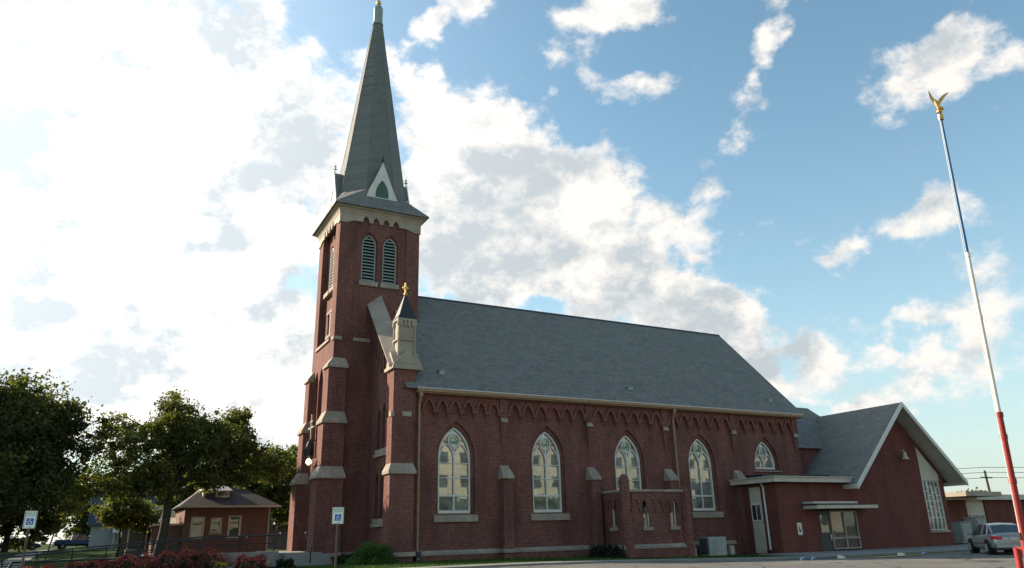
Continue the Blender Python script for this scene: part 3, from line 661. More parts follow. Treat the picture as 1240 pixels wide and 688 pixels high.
# west face: tall panel with belfry lights and the small paired windows, then the tall arches and the portal
panw = rect(51.35, 15.1, 55.2, 24.3)
arw = [arch(y, .62, 6.9, 12.0, 13.3) for y in (51.75+.12, 53.27, 54.67)]
portal = arch(53.27, 1.95, .65, 3.6, 6.5)
tw.wall(rect(TY0, -.7, TY1, 24.6), [panw, portal]+arw, mtw, 0, .45)
lhw = [arch(y, .62, 19.35, 22.3, 23.25) for y in (52.45, 54.08)]
smw = [rect(52.35, 15.9, 53.05, 17.5), rect(53.45, 15.9, 54.15, 17.5)]
tw.wall(panw, lhw+smw, mtw, .45, .25)
for y in (51.87, 53.27, 54.67): tw.wall(arch(y, .62, 6.9, 12.0, 13.3), [], mtw, .45)
for i in range(4):
    a0, a1 = 1.95-.24*i, 1.95-.24*(i+1)
    tw.wall(arch(53.27, a0, .65, 3.6, 6.5-.3*i), [arch(53.27, a1, .65, 3.6, 6.5-.3*(i+1))], mtw, .2+.28*i if i else .45, .28)
    tw.lathe([(.07, .65), (.07, 3.8)], (TX0+.35+.25*i, 53.27-a1-.1, 0), 8); tw.lathe([(.07, .65), (.07, 3.8)], (TX0+.35+.25*i, 53.27+a1+.1, 0), 8)
tw.wall(rect(TX0, -.7, TX1, 24.6), [], mN(TY1)); tw.wall(rect(TY0, -.7, TY1, 24.6), [], mE(TX1))
part(tw, 'tower_wall', 'brick')
part(MB().box(TX0+1.3, 52.2, .6, TX0+1.4, 54.4, 5.3), 'entrance_door', 'bark')
# louvres
def louvre(u, m, d):
    p = part(MB().prism(arch(u, .53, 19.35, 22.3, 23.1), m, d+.17, d+.19), 'belfry_opening', 'void')
    f = MB().ribbon(arch(u, .49, 19.4, 22.3, 23.03, 8), .08, m, d-.02, d+.16, closed=True); part(f, 'frame', 'louver', p)
    s = MB()
    for i in range(14):
        z = 19.52+i*.25; hw = .47
        if z > 22.3: hw = .47*sqrt(max(0.0, 1-((z-22.3)/.86)**1.6))
        if hw < .08: continue
        s.loft([[m(u-hw, z-.06, d+.0), m(u+hw, z-.06, d+.0), m(u+hw, z-.01, d+.0), m(u-hw, z-.01, d+.0)], [m(u-hw, z+.05, d+.14), m(u+hw, z+.05, d+.14), m(u+hw, z+.10, d+.14), m(u-hw, z+.10, d+.14)]])
    part(s, 'slats', 'louver', p)
    sl_ = MB(); a = m(u-.72, 18.98, max(-.06, d-.36)); b = m(u+.72, 19.34, d+.04)
    sl_.box(min(a[0], b[0]), min(a[1], b[1]), a[2], max(a[0], b[0]), max(a[1], b[1]), b[2]); part(sl_, 'sill', 'stone', p, bevel=.02)
for x in LX: louvre(x, mt, .26)
for y in (52.45, 54.08): louvre(y, mtw, .50)
# small west windows
sw = MB()
for a in (52.35, 53.45): sw.box(TX0+.60, a, 15.9, TX0+.62, a+.7, 17.5)
swp = part(sw, 'tower_window', 'dglass')
part(MB().box(TX0+.36, 52.2, 15.66, TX0+.66, 54.3, 15.88).box(TX0+.36, 52.2, 17.52, TX0+.66, 54.3, 17.74).box(TX0+.4, 53.06, 15.882, TX0+.6, 53.44, 17.518), 'stone_surround', 'stone', swp)
# stone bands
bd = MB()
part(MB().box(13.95, TY0-.1, 14.72, 15.2, TY0+.02, 14.98), 'stone_band', 'stone', bevel=.02); part(MB().box(17.0, TY0-.1, 17.1, 17.9, TY0+.02, 17.35), 'stone_band', 'stone', bevel=.02)
bd.box(TX0-.08, TY0-.09, 14.72, 13.15, TY0+.5, 14.98)
bd.box(TX0-.12, 51.3, 14.86, TX0+.5, 55.25, 15.08)
part(bd, 'stone_band', 'stone', bevel=.02)
# clasping buttresses with weathered caps, three stages, at the west corners
def clasp(near):
    def Yv(y): return y if near else 2*YC-y
    def ring(e, z, w=0.0):     # e: projection beyond the tower face
        q = TY0+.86+.06*e+w*.4; return [(TX0-e-w, Yv(TY0-e-w), z), (13.48+.05*e+w, Yv(TY0-e-w), z), (13.48+.05*e+w, Yv(q), z), (TX0-e-w, Yv(q), z)]
    stages = [(.34, 12.66), (.55, 8.82), (.80, 5.2)]
    body = MB()
    for e, z in stages: body.loft([ring(e, -.7), ring(e, z)])
    b = part(body, 'corner_buttress', 'brick')
    prev = 0.0
    for (e, z), zt in zip(stages, (13.45, 9.65, 6.0)):
        c = MB(); c.loft([ring(e, z+.003, .13), ring(e, z+.16, .13), ring(prev+.01, zt, 0)])
        part(c, 'weathered_cap', 'stone', b, bevel=.015); prev = e
    c = MB(); c.loft([ring(.8, .36, .1), ring(.8, .62, .1)]); part(c, 'base_course', 'stone', b, bevel=.03)
clasp(True); clasp(False)
wtt = MB(); wtable(wtt, 13.7, 15.4, mt); wtable(wtt, 46.0, 50.1, w_); part(wtt, 'tower_water_table', 'stone')
# cornice
cn = MB()
for m, a0, a1 in ((mt, TX0, TX1), (mtw, TY0, TY1), (mN(TY1), TX0, TX1), (mE(TX1), TY0, TY1)):
    c = (a0+a1)/2; poly = [(a0-.077, 24.7), (a0-.077, 23.72), (a0+.45, 23.72), (a0+1.0, 23.95)]
    for i in range(4):
        u = c-1.17+i*.78; poly.append((u-.24, 23.95)); poly += list(reversed(arch(u, .24, 23.9, 24.0, 24.45, 4)[2:])); poly.append((u+.24, 23.95))
    poly += [(a1-1.0, 23.95), (a1-.45, 23.72), (a1+.077, 23.72), (a1+.077, 24.7)]
    cn.prism(poly, m, -.08, .02)
def sq(h, z): c = (TX0+TX1)/2; return [(c-h, YC-h, z), (c+h, YC-h, z), (c+h, YC+h, z), (c-h, YC+h, z)]
cn.loft([sq(3.20, 24.45), sq(3.24, 24.62), sq(3.36, 24.82), sq(3.52, 24.9), sq(3.52, 24.98)])
part(cn, 'cornice', 'cream')
CX = (TX0+TX1)/2
sk = MB(); OZ = 27.0; OR = 2.86
octv = [(CX+OR*cos(radians(22.5+45*k)), YC+OR*sin(radians(22.5+45*k)), OZ) for k in range(8)]
cs = sq(3.68, 25.0); cs2 = sq(3.68, 25.08)
sk.loft([cs, cs2]); b = len(sk.v)
sk.v += cs2+octv     # corners: 0 SW,1 SE,2 NE,3 NW ; oct k at 22.5+45k deg
E0 = lambda k: b+4+k
# south side: oct 5 (247.5) 6 (292.5); east: 7 (337.5), 0 ; north 1,2 ; west 3,4
sk.f += [(b+0, b+1, E0(6), E0(5)), (b+1, b+2, E0(0), E0(7)), (b+2, b+3, E0(2), E0(1)), (b+3, b+0, E0(4), E0(3)),
         (b+0, E0(5), E0(4)), (b+1, E0(7), E0(6)), (b+2, E0(1), E0(0)), (b+3, E0(3), E0(2))]
part(sk, 'spire_skirt', 'slate')
sp = MB(); sp.loft([octv, [(CX+.36*cos(radians(22.5+45*k)), YC+.36*sin(radians(22.5+45*k)), 44.7) for k in range(8)]])
spire = part(sp, 'spire', 'spire')
hp = MB()
for k in range(8):
    a = radians(22.5+45*k); hp.tube([(CX+(OR+.01)*cos(a), YC+(OR+.01)*sin(a), OZ), (CX+.365*cos(a), YC+.365*sin(a), 44.7)], .02, 5)
part(hp, 'hip_flashing', 'spire', spire)
part(MB().lathe([(.50, 44.3), (.42, 44.6), (.40, 44.72), (.40, 46.1), (.28, 46.35), (.06, 46.42)], (CX, YC, 0), 8, radians(22.5)), 'spire_cap', 'louver', spire)
cr = MB().tube([(CX, YC, 46.4), (CX, YC, 48.9)], .07, 8).box(CX-.55, YC-.06, 47.9, CX+.55, YC+.06, 48.05).lathe([(.05, 0), (.2, .1), (.24, .22), (.2, .34), (.05, .44)], (CX, YC, 46.5), 12)
part(cr, 'spire_cross', 'gold', spire)
# dormers
def rot4(k):
    c, s = round(cos(k*pi/2)), round(sin(k*pi/2))
    return lambda x, y, z: (CX+(x*c-y*s), YC+(x*s+y*c), z)
for k in range(4):
    r = rot4(k); yf = -2.98
    d = MB(); d.add([r(-1.25, yf, 26.0), r(1.25, yf, 26.0), r(0, yf, 29.15), r(-1.25, -1.6, 26.0), r(1.25, -1.6, 26.0), r(0, -1.6, 29.15)], [(0, 1, 4, 3), (1, 2, 5, 4), (2, 0, 3, 5), (3, 4, 5)])
    d.add([r(-1.25, yf, 26), r(1.25, yf, 26), r(0, yf, 29.15)], [(0, 1, 2)])
    dm = part(d, 'dormer', 'slate')
    fa = MB(); m = lambda u, v, w, r=r: r(u, yf+w, v)
    fa.wall([(-1.32, 25.95), (1.32, 25.95), (0, 29.3)], [arch(0, .52, 26.25, 26.5, 27.75, 6)], m, -.10, .07); fa.wall([(-1.32, 25.95), (1.32, 25.95), (0, 29.3)], [], m, -.02, 0, 0)
    fa.loft([[m(-1.32, 25.95, -.1), m(1.32, 25.95, -.1), m(0, 29.3, -.1)], [m(-1.32, 25.95, -.02), m(1.32, 25.95, -.02), m(0, 29.3, -.02)]], cap=False)
    part(fa, 'gable_face', 'white', dm)
    part(MB().prism(arch(0, .50, 26.27, 26.5, 27.72, 6), m, -.05, -.03), 'dormer_louver', 'green', dm)
    fn = MB().tube([r(0, yf, 29.2), r(0, yf, 29.95)], .025, 6)
    for q in range(2): c0 = r(0, yf, 29.5+.22*q); fn.box(c0[0]-.14+.04*q, c0[1]-.03, c0[2]-.03, c0[0]+.14-.04*q, c0[1]+.03, c0[2]+.03); fn.box(c0[0]-.03, c0[1]-.14+.04*q, c0[2]-.035, c0[0]+.03, c0[1]+.14-.04*q, c0[2]+.025)
    part(fn, 'finial', 'dark', dm)
    sg_ = MB()
    for s in (-1, 1): sg_.tube([r(s*1.35, yf-.02, 25.98), r(s*2.25, yf+.30, 26.55)], .05, 5)
    sg_.tube([r(-1.35, yf-.14, 25.93), r(1.35, yf-.14, 25.93)], .05, 5)
    part(sg_, 'flashing', 'white', dm)

# entrance: lit lantern and bronze cross above the portal
lt = MB().lathe([(.05, 8.0), (.28, 7.6), (.34, 7.3), (.30, 6.9), (.1, 6.75)], (TX0-.75, 52.3, 0), 8); lt.tube([(TX0, 52.3, 7.9), (TX0-.75, 52.3, 8.0)], .035, 6)
part(lt, 'lantern', 'iron')
part(MB().lathe([(.05, 6.72), (.17, 6.6), (.19, 6.42), (.05, 6.28)], (TX0-.75, 52.3, 0), 10), 'lamp_globe', emit_mat('lit lamp glass', (1.0, .78, .5), 2.2), smooth=True)
cx2 = MB().box(TX0-.5, 53.3, 7.6, TX0-.38, 53.42, 9.9).box(TX0-.5, 52.6, 8.9, TX0-.38, 54.15, 9.02).box(TX0-.5, 53.0, 9.35, TX0-.38, 53.75, 9.45).box(TX0-.42, 53.32, 8.9, TX0+.02, 53.4, 8.98)
part(cx2, 'wall_cross', 'cream')

# ------------------------------------------------------------------ south vestibule
vx0, vx1, vy0 = 30.7, 35.95, 42.05
vs = MB(); mv = mS(vy0); mvw = mW(vx0)
vw = [arch(32.42, .27, 1.75, 3.2, 3.68, 5), arch(34.75, .27, 1.75, 3.2, 3.68, 5)]
vs.wall(rect(vx0, -.9, vx1, 4.0), vw, mv, 0, .22)
vs.wall(rect(vy0, -.9, YN, 4.0), [arch(43.4, .27, 1.75, 3.2, 3.68, 5)], mvw, 0, .22); vs.wall(rect(vy0, -.9, YN, 4.0), [], mE(vx1))
vs.wall(rect(vx0, vy0, vx1, YN), [], lambda u, v, w: (u, v, 4.0))
ve = part(vs, 'vestibule', 'brick')
fv = MB(); frieze(fv, vx0+.55, vx1-.1, 7, mv, 3.98, 2.95, 3.55, -.07, .0, .36); frieze(fv, vy0+.5, YN-.1, 3, mvw, 3.98, 2.95, 3.55, -.07, .0, .36)
for i in range(8):
    x = vx0+.55+i*(vx1-.65-vx0)/7; fv.box(x-.06, vy0-.1, 2.65, x+.06, vy0, 3.0)
part(fv, 'vestibule_frieze', 'brick', ve)
part(MB().box(vx0-.12, vy0-.14, 4.003, vx1+.1, YN, 4.18), 'coping', 'stone', ve, bevel=.02)
for (x, y) in ((vx0+.1, vy0+.1), (vx1-.05, vy0+.1)):
    p_ = MB(); h = 4.0 if x > 33 else 4.75
    p_.lathe([(.42, -.9), (.42, 2.55), (.36, 2.7), (.36, h), (.30, h+.25), (.12, h+.42), (.03, h+.46)], (x, y-.02, 0), 8, radians(22.5)); part(p_, 'corner_turret', 'brick', ve)
wv = MB(); wtable(wv, vx0-.3, vx1+.35, mv); wtable(wv, vy0-.14, YN, mvw); part(wv, 'water_table', 'stone', ve)
part(MB().box(vx0-.2, vy0-.09, -.9, vx1+.25, vy0+.01, .36), 'foundation', 'brick', ve)
for m, u in ((mv, 32.42), (mv, 34.75), (mvw, 43.4)):
    g_l = MB().prism(arch(u, .27, 1.75, 3.2, 3.68, 5), m, .20, .215); gg = part(g_l, 'narrow_window', 'dglass', ve)
    part(MB().ribbon(arch(u, .23, 1.79, 3.2, 3.62, 5), .08, m, .10, .2, closed=True), 'frame', 'white', gg)
    a = m(u-.42, 1.5, -.14); b = m(u+.42, 1.74, .2)
    part(MB().box(min(a[0], b[0]), min(a[1], b[1]), a[2], max(a[0], b[0]), max(a[1], b[1]), b[2]), 'sill', 'stone', gg, bevel=.02)
part(MB().box(vx1+.05, vy0-.05, -.5, vx1+.35, vy0+.3, .36).box(vx1+.5, vy0+.2, -.5, vx1+.75, vy0+.5, .3), 'stone_block', 'stone', ve, bevel=.03)
# sacristy wing roof behind the hall
sr = MB()
sr.add([(51.4, 45.4, 7.9), (51.4, 49.5, 12.25), (58.4, 49.5, 12.25), (61.5, 45.4, 7.9), (51.4, 53.6, 7.9), (61.5, 53.6, 7.9)], [(0, 3, 2, 1), (1, 2, 5, 4), (2, 3, 5)])
part(sr, 'sacristy_roof', 'slate')
part(MB().box(51.3, 45.8, -.7, 61.0, 53.2, 7.95), 'sacristy_wall', 'brick')

# ------------------------------------------------------------------ PARISH HALL (low entrance wing + gabled hall)
HY = 41.0; HX0 = 43.7; GX = 58.2; GH = 7.15; GE = 4.55; GA = 11.25
hall = thing('parish_hall', (52, 41, -.4), 'modern red brick hall with a tall gable and a flat-roofed entrance wing beside the church', 'hall')
def hp_(mb, name, mat, parent=None, **k): return mb.build(name, M[mat] if isinstance(mat, str) else mat, parent or hall, **k)
mh = mS(HY); mhw = mW(HX0)
hw = MB()
doorh = rect(47.75, -.6, 52.2, 2.72)
gwin = rect(60.95, .95, 63.25, 4.95)
hw.wall([(HX0, -.8), (GX+5.6, -.8), (GX+5.6, 5.6), (GX, 10.85), (GX-5.9, 5.2), (GX-5.9, 4.7), (HX0, 4.7)], [doorh, gwin], mh, 0, .25)
hw.wall(rect(HY, -.8, YN, 4.7), [rect(42.55, -.3, 43.75, 4.45)], mhw, 0, .12)
hw.wall(rect(HY, -.8, 56, 5.3), [], mE(GX+5.6)); hw.wall(rect(GX-5.9, -.8, GX+5.6, 5.3), [], mS(60))
hp_(hw, 'hall_wall', 'brick2')
# flat roof and fascia of the entrance wing
hp_(MB().box(HX0-.62, HY-.62, 4.68, 51.6, HY-.5, 5.02).box(HX0-.62, HY-.499, 4.68, HX0-.5, YN-.02, 5.02).box(HX0-.72, HY-.72, 5.023, 51.6, HY-.5, 5.10).box(HX0-.72, HY-.499, 5.023, HX0-.5, YN-.02, 5.10), 'fascia', 'offwhite', bevel=.01)
hp_(MB().box(HX0-.5, HY-.5, 4.66, 52.2, YN-.02, 5.0), 'flat_roof', 'dark')
hp_(MB().box(44.4, YN-2.2, 5.003, 52.6, YN-.1, 5.42), 'roof_upstand', 'dark')
# west side: painted panel with a small window, white downspout
pn = hp_(MB().box(HX0+.06, 42.55, -.3, HX0+.1, 43.75, 4.45), 'side_panel', 'offwhite')
hp_(MB().box(HX0-.01, 42.62, 1.95, HX0+.055, 43.68, 3.25), 'window_frame', 'white', pn)
hp_(MB().box(HX0-.016, 42.74, 2.06, HX0-.011, 43.10, 3.14).box(HX0-.016, 43.18, 2.06, HX0-.011, 43.56, 3.14), 'window_glass', 'dglass', pn)
hp_(MB().tube([(HX0-.4, 42.1, 4.75), (HX0-.12, 42.1, 4.4), (HX0-.12, 42.1, -.35)], .075, 8), 'downspout', 'white')
hp_(MB().box(HX0-.3, 41.95, -.5, HX0, 42.3, -.05), 'drain_boot', 'dark', bevel=.02)
# gabled roof: two slopes with a deep overhang, rake boards, soffit
ov = HY-1.35; yb = 58
gr = MB(); ss = (GA-GE)/GH
for sg in (-1, 1):
    xe = GX+sg*(GH if sg < 0 else 6.8); GEs = GE if sg < 0 else GA-(GA-GE)/GH*6.8
    gr.loft([[(xe, y, GEs), (GX, y, GA), (GX, y, GA-.16), (xe, y, GEs-.16)] for y in (ov, yb if sg < 0 else yb)])
rf2 = hp_(gr, 'hall_roof', 'slate_y')
rk = MB()
for sg in (-1, 1):
    xe = GX+sg*(GH+.04 if sg < 0 else 6.84); GEs = GE if sg < 0 else GA-(GA-GE)/GH*6.8
    rk.loft([[(xe, y, GEs-.40), (xe, y, GEs+.01), (GX, y, GA+.05), (GX, y, GA-.36)] for y in (ov-.10, ov-.003)])
hp_(rk, 'rake_board', 'white', rf2)
sf = MB()
for sg in (-1, 1):
    xe = GX+sg*(GH if sg < 0 else 6.8); GEs = GE if sg < 0 else GA-(GA-GE)/GH*6.8
    sf.loft([[(xe, y, GEs-.166), (GX, y, GA-.166), (GX, y, GA-.2), (xe, y, GEs-.2)] for y in (ov+.002, HY+.2)])
hp_(sf, 'soffit', 'offwhite', rf2)
eb = MB()
for sg in (-1, 1):
    xe = GX+sg*(GH+.02 if sg < 0 else 6.82); GEs = GE if sg < 0 else GA-(GA-GE)/GH*6.8; eb.box(min(xe, xe-sg*.12), ov, GEs-.34, max(xe, xe-sg*.12), 55, GEs-.01)
hp_(eb, 'eave_board', 'offwhite', rf2)
# gable window: cream panel over patterned leaded window
px = hp_(MB().prism([(60.95, 4.96), (63.25, 4.96), (63.25, 5.5), (60.95, 7.75)], mh, -.03, .02), 'gable_panel', 'offwhite')
gw = hp_(MB().prism(rect(60.95, .95, 63.25, 4.95), mh, .16, .18), 'leaded_window', glass_mat('pale leaded glass', (.05, .07, .065), .2))
fr_ = MB(); fr_.ribbon(rect(61.0, 1.0, 63.2, 4.9), .12, mh, .04, .16, closed=True)
for u in (61.55, 62.1, 62.65): fr_.ribbon([(u, 1.0), (u, 4.9)], .07, mh, .06, .15)
for a, b_, v in ((61.0, 61.55, 4.1), (61.55, 62.1, 4.45), (62.1, 62.65, 4.0), (62.65, 63.2, 4.4), (61, 63.2, 3.3), (61.0, 61.55, 2.5), (61.55, 62.1, 2.85), (62.1, 62.65, 2.4), (62.65, 63.2, 2.75), (61, 63.2, 1.95), (61.55, 62.1, 3.75), (62.65, 63.2, 3.75)): fr_.ribbon([(a, v), (b_, v)], .07, mh, .062, .15)
hp_(fr_, 'frame', 'white', gw)
cg = [('pink glass', (.28, .12, .11)), ('dark teal glass', (.04, .09, .09))]
for nm, c in cg:
    mm = glass_mat(nm, c, .15)
    for a, b_, v0, v1 in (((61.6, 62.05, 2.0, 2.8), (62.7, 63.15, 1.1, 1.9), (61.05, 61.5, 1.1, 1.9), (62.15, 62.6, 2.45, 3.25)) if nm[0] == 'p' else ((61.05, 61.5, 4.15, 4.85), (62.15, 62.6, 4.05, 4.85), (61.6, 62.05, 3.35, 3.7), (62.7, 63.15, 3.35, 3.7), (61.6, 62.05, 3.8, 4.4))):
        hp_(MB().prism(rect(a, v0, b_, v1), mh, .148, .158), 'coloured_pane', mm, gw)
hp_(MB().box(60.8, HY-.12, .78, 63.4, HY+.1, .945), 'window_sill', 'stone')
# entrance: dark door standing open, glazed screen, double canopy
hp_(MB().box(47.8, HY+.9, -.6, 52.1, HY+.95, 2.7).box(47.8, HY+.26, 2.62, 52.1, HY+.9, 2.68), 'lobby', 'brick2')
dr = hp_(MB().box(47.85, HY+.06, -.38, 49.0, HY+.12, 2.6), 'door', paint('dark green door', (.028, .036, .032), .5), bevel=.01)
hp_(MB().box(47.98, HY+.04, .9, 48.8, HY+.058, 2.3), 'door_glass', M['dglass'], dr)
hp_(MB().box(48.86, HY-.03, .5, 48.92, HY+.05, .9), 'door_handle', 'white', dr)
scr = hp_(MB().box(49.1, HY+.10, -.2, 52.1, HY+.12, 2.6), 'glazed_screen', glass_mat('lobby glass', (.06, .035, .026), .08))
f = MB(); f.ribbon(rect(49.14, -.14, 52.06, 2.56), .13, mh, .0, .12, closed=True); f.ribbon([(50.62, -.1), (50.62, 2.5)], .11, mh, .01, .12); f.ribbon([(49.2, .62), (50.56, .62)], .13, mh, .012, .12); f.ribbon([(50.68, .62), (52.0, .62)], .13, mh, .012, .12)
hp_(f, 'screen_frame', 'cream', scr)
hp_(MB().box(46.3, HY-1.3, 2.74, 53.1, HY-.0, 3.0).box(46.3, HY-1.0, 3.10, 51.2, HY-.0, 3.26), 'canopy', 'offwhite', bevel=.015)
hp_(MB().box(46.2, HY-1.36, 3.003, 53.2, HY-.0, 3.06).box(46.5, HY-.9, 3.064, 51.0, HY-.3, 3.097), 'canopy_cap', 'dark')
sgn = hp_(MB().box(45.4, HY-.035, .92, 45.85, HY-.005, 1.78), 'wall_notice', 'white')
hp_(MB().lathe([(.10, -.048), (.10, -.038)], (45.62, HY, 1.22), 14, 0, 'y').box(45.54, HY-.048, 1.3, 45.62, HY-.038, 1.5), 'notice_symbol', 'dark', sgn)
# gable floodlight
fl = MB().tube([(58.75, HY-.0, 7.35), (58.75, HY-.35, 7.4), (58.75, HY-.42, 7.2)], .05, 8); fl.lathe([(.08, .55), (.14, .4), (.17, .15), (.30, 0), (.28, -.06), (.1, -.08)], (58.75, HY-.42, 6.7), 12)
hp_(fl, 'gable_lamp', 'offwhite', smooth=True)
for x in (55.2, 60.4): hp_(MB().box(x, HY-.05, -.38, x+.45, HY+.01, -.12), 'air_vent', 'dark')
for x in (66.0, 66.25): hp_(MB().tube([(x-2, HY+1, -.4), (x-2, HY+1, 1.2)], .05, 6), 'vent_pipe', 'offwhite')

# condenser box in the corner
ac = thing('air_conditioner', (39.2, 43.4, -.3), 'pale grey air conditioning cabinet on the grass against the church wall', 'air conditioner')
a_ = hp_(MB().box(38.4, 42.9, -.35, 40.1, 43.9, .95), 'cabinet', paint('pale grey enamel', (.33, .35, .32), .5), ac, bevel=.04)
g = MB()
for i in range(12): g.box(38.384, 43.02, -.2+i*.09, 38.398, 43.8, -.15+i*.09)
hp_(g, 'grille', 'dark', ac); hp_(MB().box(38.4, 42.86, -.1, 39.2, 42.895, .8), 'side_grille', 'louver', ac)
gm = tag(MB().box(41.3, 43.8, -.4, 41.7, 44.1, .1).box(41.32, 43.82, .1, 41.68, 44.08, .3).build('gas_meter', M['offwhite'], bevel=.04), 'small pale utility meter on the ground right of the air conditioning cabinet', 'meter')

# ------------------------------------------------------------------ SCHOOL at the far right
SY = 50.0
sc_ = thing('school_building', (90, 50, 0), 'long low flat-roofed red brick building at the right edge behind the silver sedan', 'building')
def sp_(mb, name, mat, parent=None, **k): return mb.build(name, M[mat] if isinstance(mat, str) else mat, parent or sc_, **k)
ms_ = mS(SY)
sw_ = MB(); sw_.wall(rect(66, -.8, 125, 3.9), [rect(81.0, -.5, 84.3, 3.8), rect(92.5, .6, 96.5, 3.3), rect(101, .6, 105, 3.3)], ms_, 0, .2)
sw_.wall(rect(SY, -.8, SY+14, 3.9), [], mW(66)); sw_.box(66.1, SY+.25, -.8, 124, SY+13, 3.85)
sp_(sw_, 'school_wall', 'brick2')
sp_(MB().box(65.4, SY-.6, 3.75, 126, SY-.48, 4.3).box(65.4, SY-.47, 3.78, 126, SY+14, 4.26), 'fascia', 'offwhite')
sp_(MB().box(76.2, SY-3.2, 4.0, 82.3, SY-.61, 4.45), 'porch_roof', 'cream', bevel=.02)
p = sp_(MB().box(81.0, SY+.14, -.5, 84.3, SY+.18, 3.8), 'door_panel', 'offwhite')
sp_(MB().box(81.5, SY+.05, -.4, 83.8, SY+.13, 2.2), 'glass_door', 'dglass', p)
f = MB(); f.ribbon(rect(81.5, -.4, 83.8, 2.25), .12, ms_, .0, .05, closed=True); f.ribbon([(82.65, -.3), (82.65, 2.2)], .1, ms_, .002, .05); f.ribbon([(81.6, 1.0), (82.6, 1.0)], .08, ms_, .004, .05); f.ribbon([(82.7, 1.0), (83.7, 1.0)], .08, ms_, .004, .05)
sp_(f, 'door_frame', 'white', p)
for x in (92.5, 101):
    q = sp_(MB().box(x, SY+.14, .6, x+4, SY+.18, 3.3), 'window', 'dglass'); f = MB(); f.ribbon(rect(x+.06, .66, x+3.94, 3.24), .12, ms_, .02, .14, closed=True); f.ribbon([(x+1.3, .7), (x+1.3, 3.2)], .08, ms_, .03, .14); f.ribbon([(x+2.6, .7), (x+2.6, 3.2)], .08, ms_, .03, .14); sp_(f, 'frame', 'white', q)
for i, (x, h) in enumerate(((73.3, 1.9), (75.9, 2.3))):
    b = tag(MB().box(x, 46.2, -.4, x+1.7, 47.4, h-.4).box(x+.1, 46.14, -.2, x+1.6, 46.195, h-.6).box(x-.05, 46.1, h-.397, x+1.75, 47.45, h-.32).build('utility_cabinet', paint('grey cabinet', (.26, .27, .25)), bevel=.03), ('shorter grey utility cabinet standing against the low brick building', 'taller grey utility cabinet nearer the silver sedan')[i], 'cabinet')

# ------------------------------------------------------------------ building across the street behind the viewer (seen only in the window reflections)
bb = thing('apartment_block', (45, -42, 0), 'cream painted four storey block across the street, mirrored in the church windows', 'building')
cw = MB(); mb_ = mN(-40)
hs = []
for fl_ in range(4):
    for i in range(28): hs.append(rect(8+i*5.0, 1.4+fl_*4.2, 10.6+i*5.0, 3.6+fl_*4.2))
cw.wall(rect(4, -.5, 150, 18.5), hs, mb_, 0, .3); cw.box(4.1, -54, -.5, 149.9, -40.4, 18.3)
cw.build('block_wall', noise_mat('cream render', (.52, .47, .38), (.62, .56, .46), .15, .9, big=(.06, (.32, .33, .28), .8)), bb)
MB().box(3.5, -54.5, 18.3, 150.5, -39.3, 19.1).build('block_cornice', M['cream'], bb); MB().box(3.8, -40.1, 4.75, 150.2, -39.7, 5.1).build('string_course', M['tan'], bb)
for h in hs:
    MB().box(h[0][0], -40.3, h[0][1], h[1][0], -40.28, h[2][1]).build('window', M['dglass'], bb)

# ------------------------------------------------------------------ trees and shrubs
def crown_points(rng, blobs, n, clump, cn, tufts=True):
    """clumped points: blobs = (cx,cy,cz, rx,ry,rz, weight)"""
    w = np.array([b[6] for b in blobs]); w = w/w.sum(); nc = max(8, int(n/cn)); out = []; cc = []
    for b, k in zip(blobs, rng.multinomial(nc, w)):
        d = rng.normal(size=(k, 3)); d /= np.linalg.norm(d, axis=1)[:, None]
        r = rng.uniform(0.25, 1.0, k)**.5*(1+.22*np.sin(d[:, 0]*6+b[0])*np.sin(d[:, 2]*7+b[2]*2)); c = np.array(b[:3])+d*r[:, None]*np.array(b[3:6]); cc.append(c)
    cc = np.concatenate(cc)
    sz = clump*rng.uniform(.28, 1.15, len(cc))
    idx = rng.integers(0, len(cc), n)
    p = cc[idx]+rng.normal(size=(n, 3))*sz[idx][:, None]*np.array([1, 1, .7])*.62
    return p, cc
def tree(name, x, y, h, blobs, mat, label, cat='tree', group=None, n=14000, leaf=.16, clump=.8, cn=70, seed=1, trunk_r=.35, fork=.3, lean=(0, 0), extra=None, flat=0.0):
    rng = np.random.default_rng(seed); z0 = gz(x, y)
    t = thing(name, (x, y, z0), label, cat, group)
    bl = [(x+b[0], y+b[1], z0+b[2])+tuple(b[3:]) for b in blobs]
    pts, cc = crown_points(rng, bl, n, clump, cn)
    leaves_obj('crown', leaf_cloud(pts, leaf, rng, flat), mat, t)
    if extra: leaves_obj('yellow_leaves', leaf_cloud(crown_points(rng, [(x+b[0], y+b[1], z0+b[2])+tuple(b[3:]) for b in extra[1]], extra[2], clump, cn)[0], leaf, rng), extra[0], t)
    mb = MB(); top = Vector((x+lean[0], y+lean[1], z0+h*.75)); fk = Vector((x+lean[0]*.4, y+lean[1]*.4, z0+h*fork))
    b0 = Vector((x, y, z0-.2)); mb.tube([b0, b0+Vector((0, 0, .5)), (b0+fk)/2+Vector((.08, 0, 0)), fk, (fk+top)/2+Vector((.2, .1, 0)), top], [trunk_r*1.5, trunk_r*1.05, trunk_r*.9, trunk_r*.8, trunk_r*.42, .05], 9)
    sel = rng.choice(len(cc), min(len(cc), 26), replace=False)
    for i in sel:
        e = Vector(cc[i]); s = fk.lerp(top, float(rng.uniform(0, .6))); m = s.lerp(e, .5)+Vector((0, 0, .08*(e-s).length)); mb.tube([s, m, e], [trunk_r*.34, trunk_r*.2, .03], 5)
    mb.build('trunk', M['bark'], t, smooth=True)
    return t
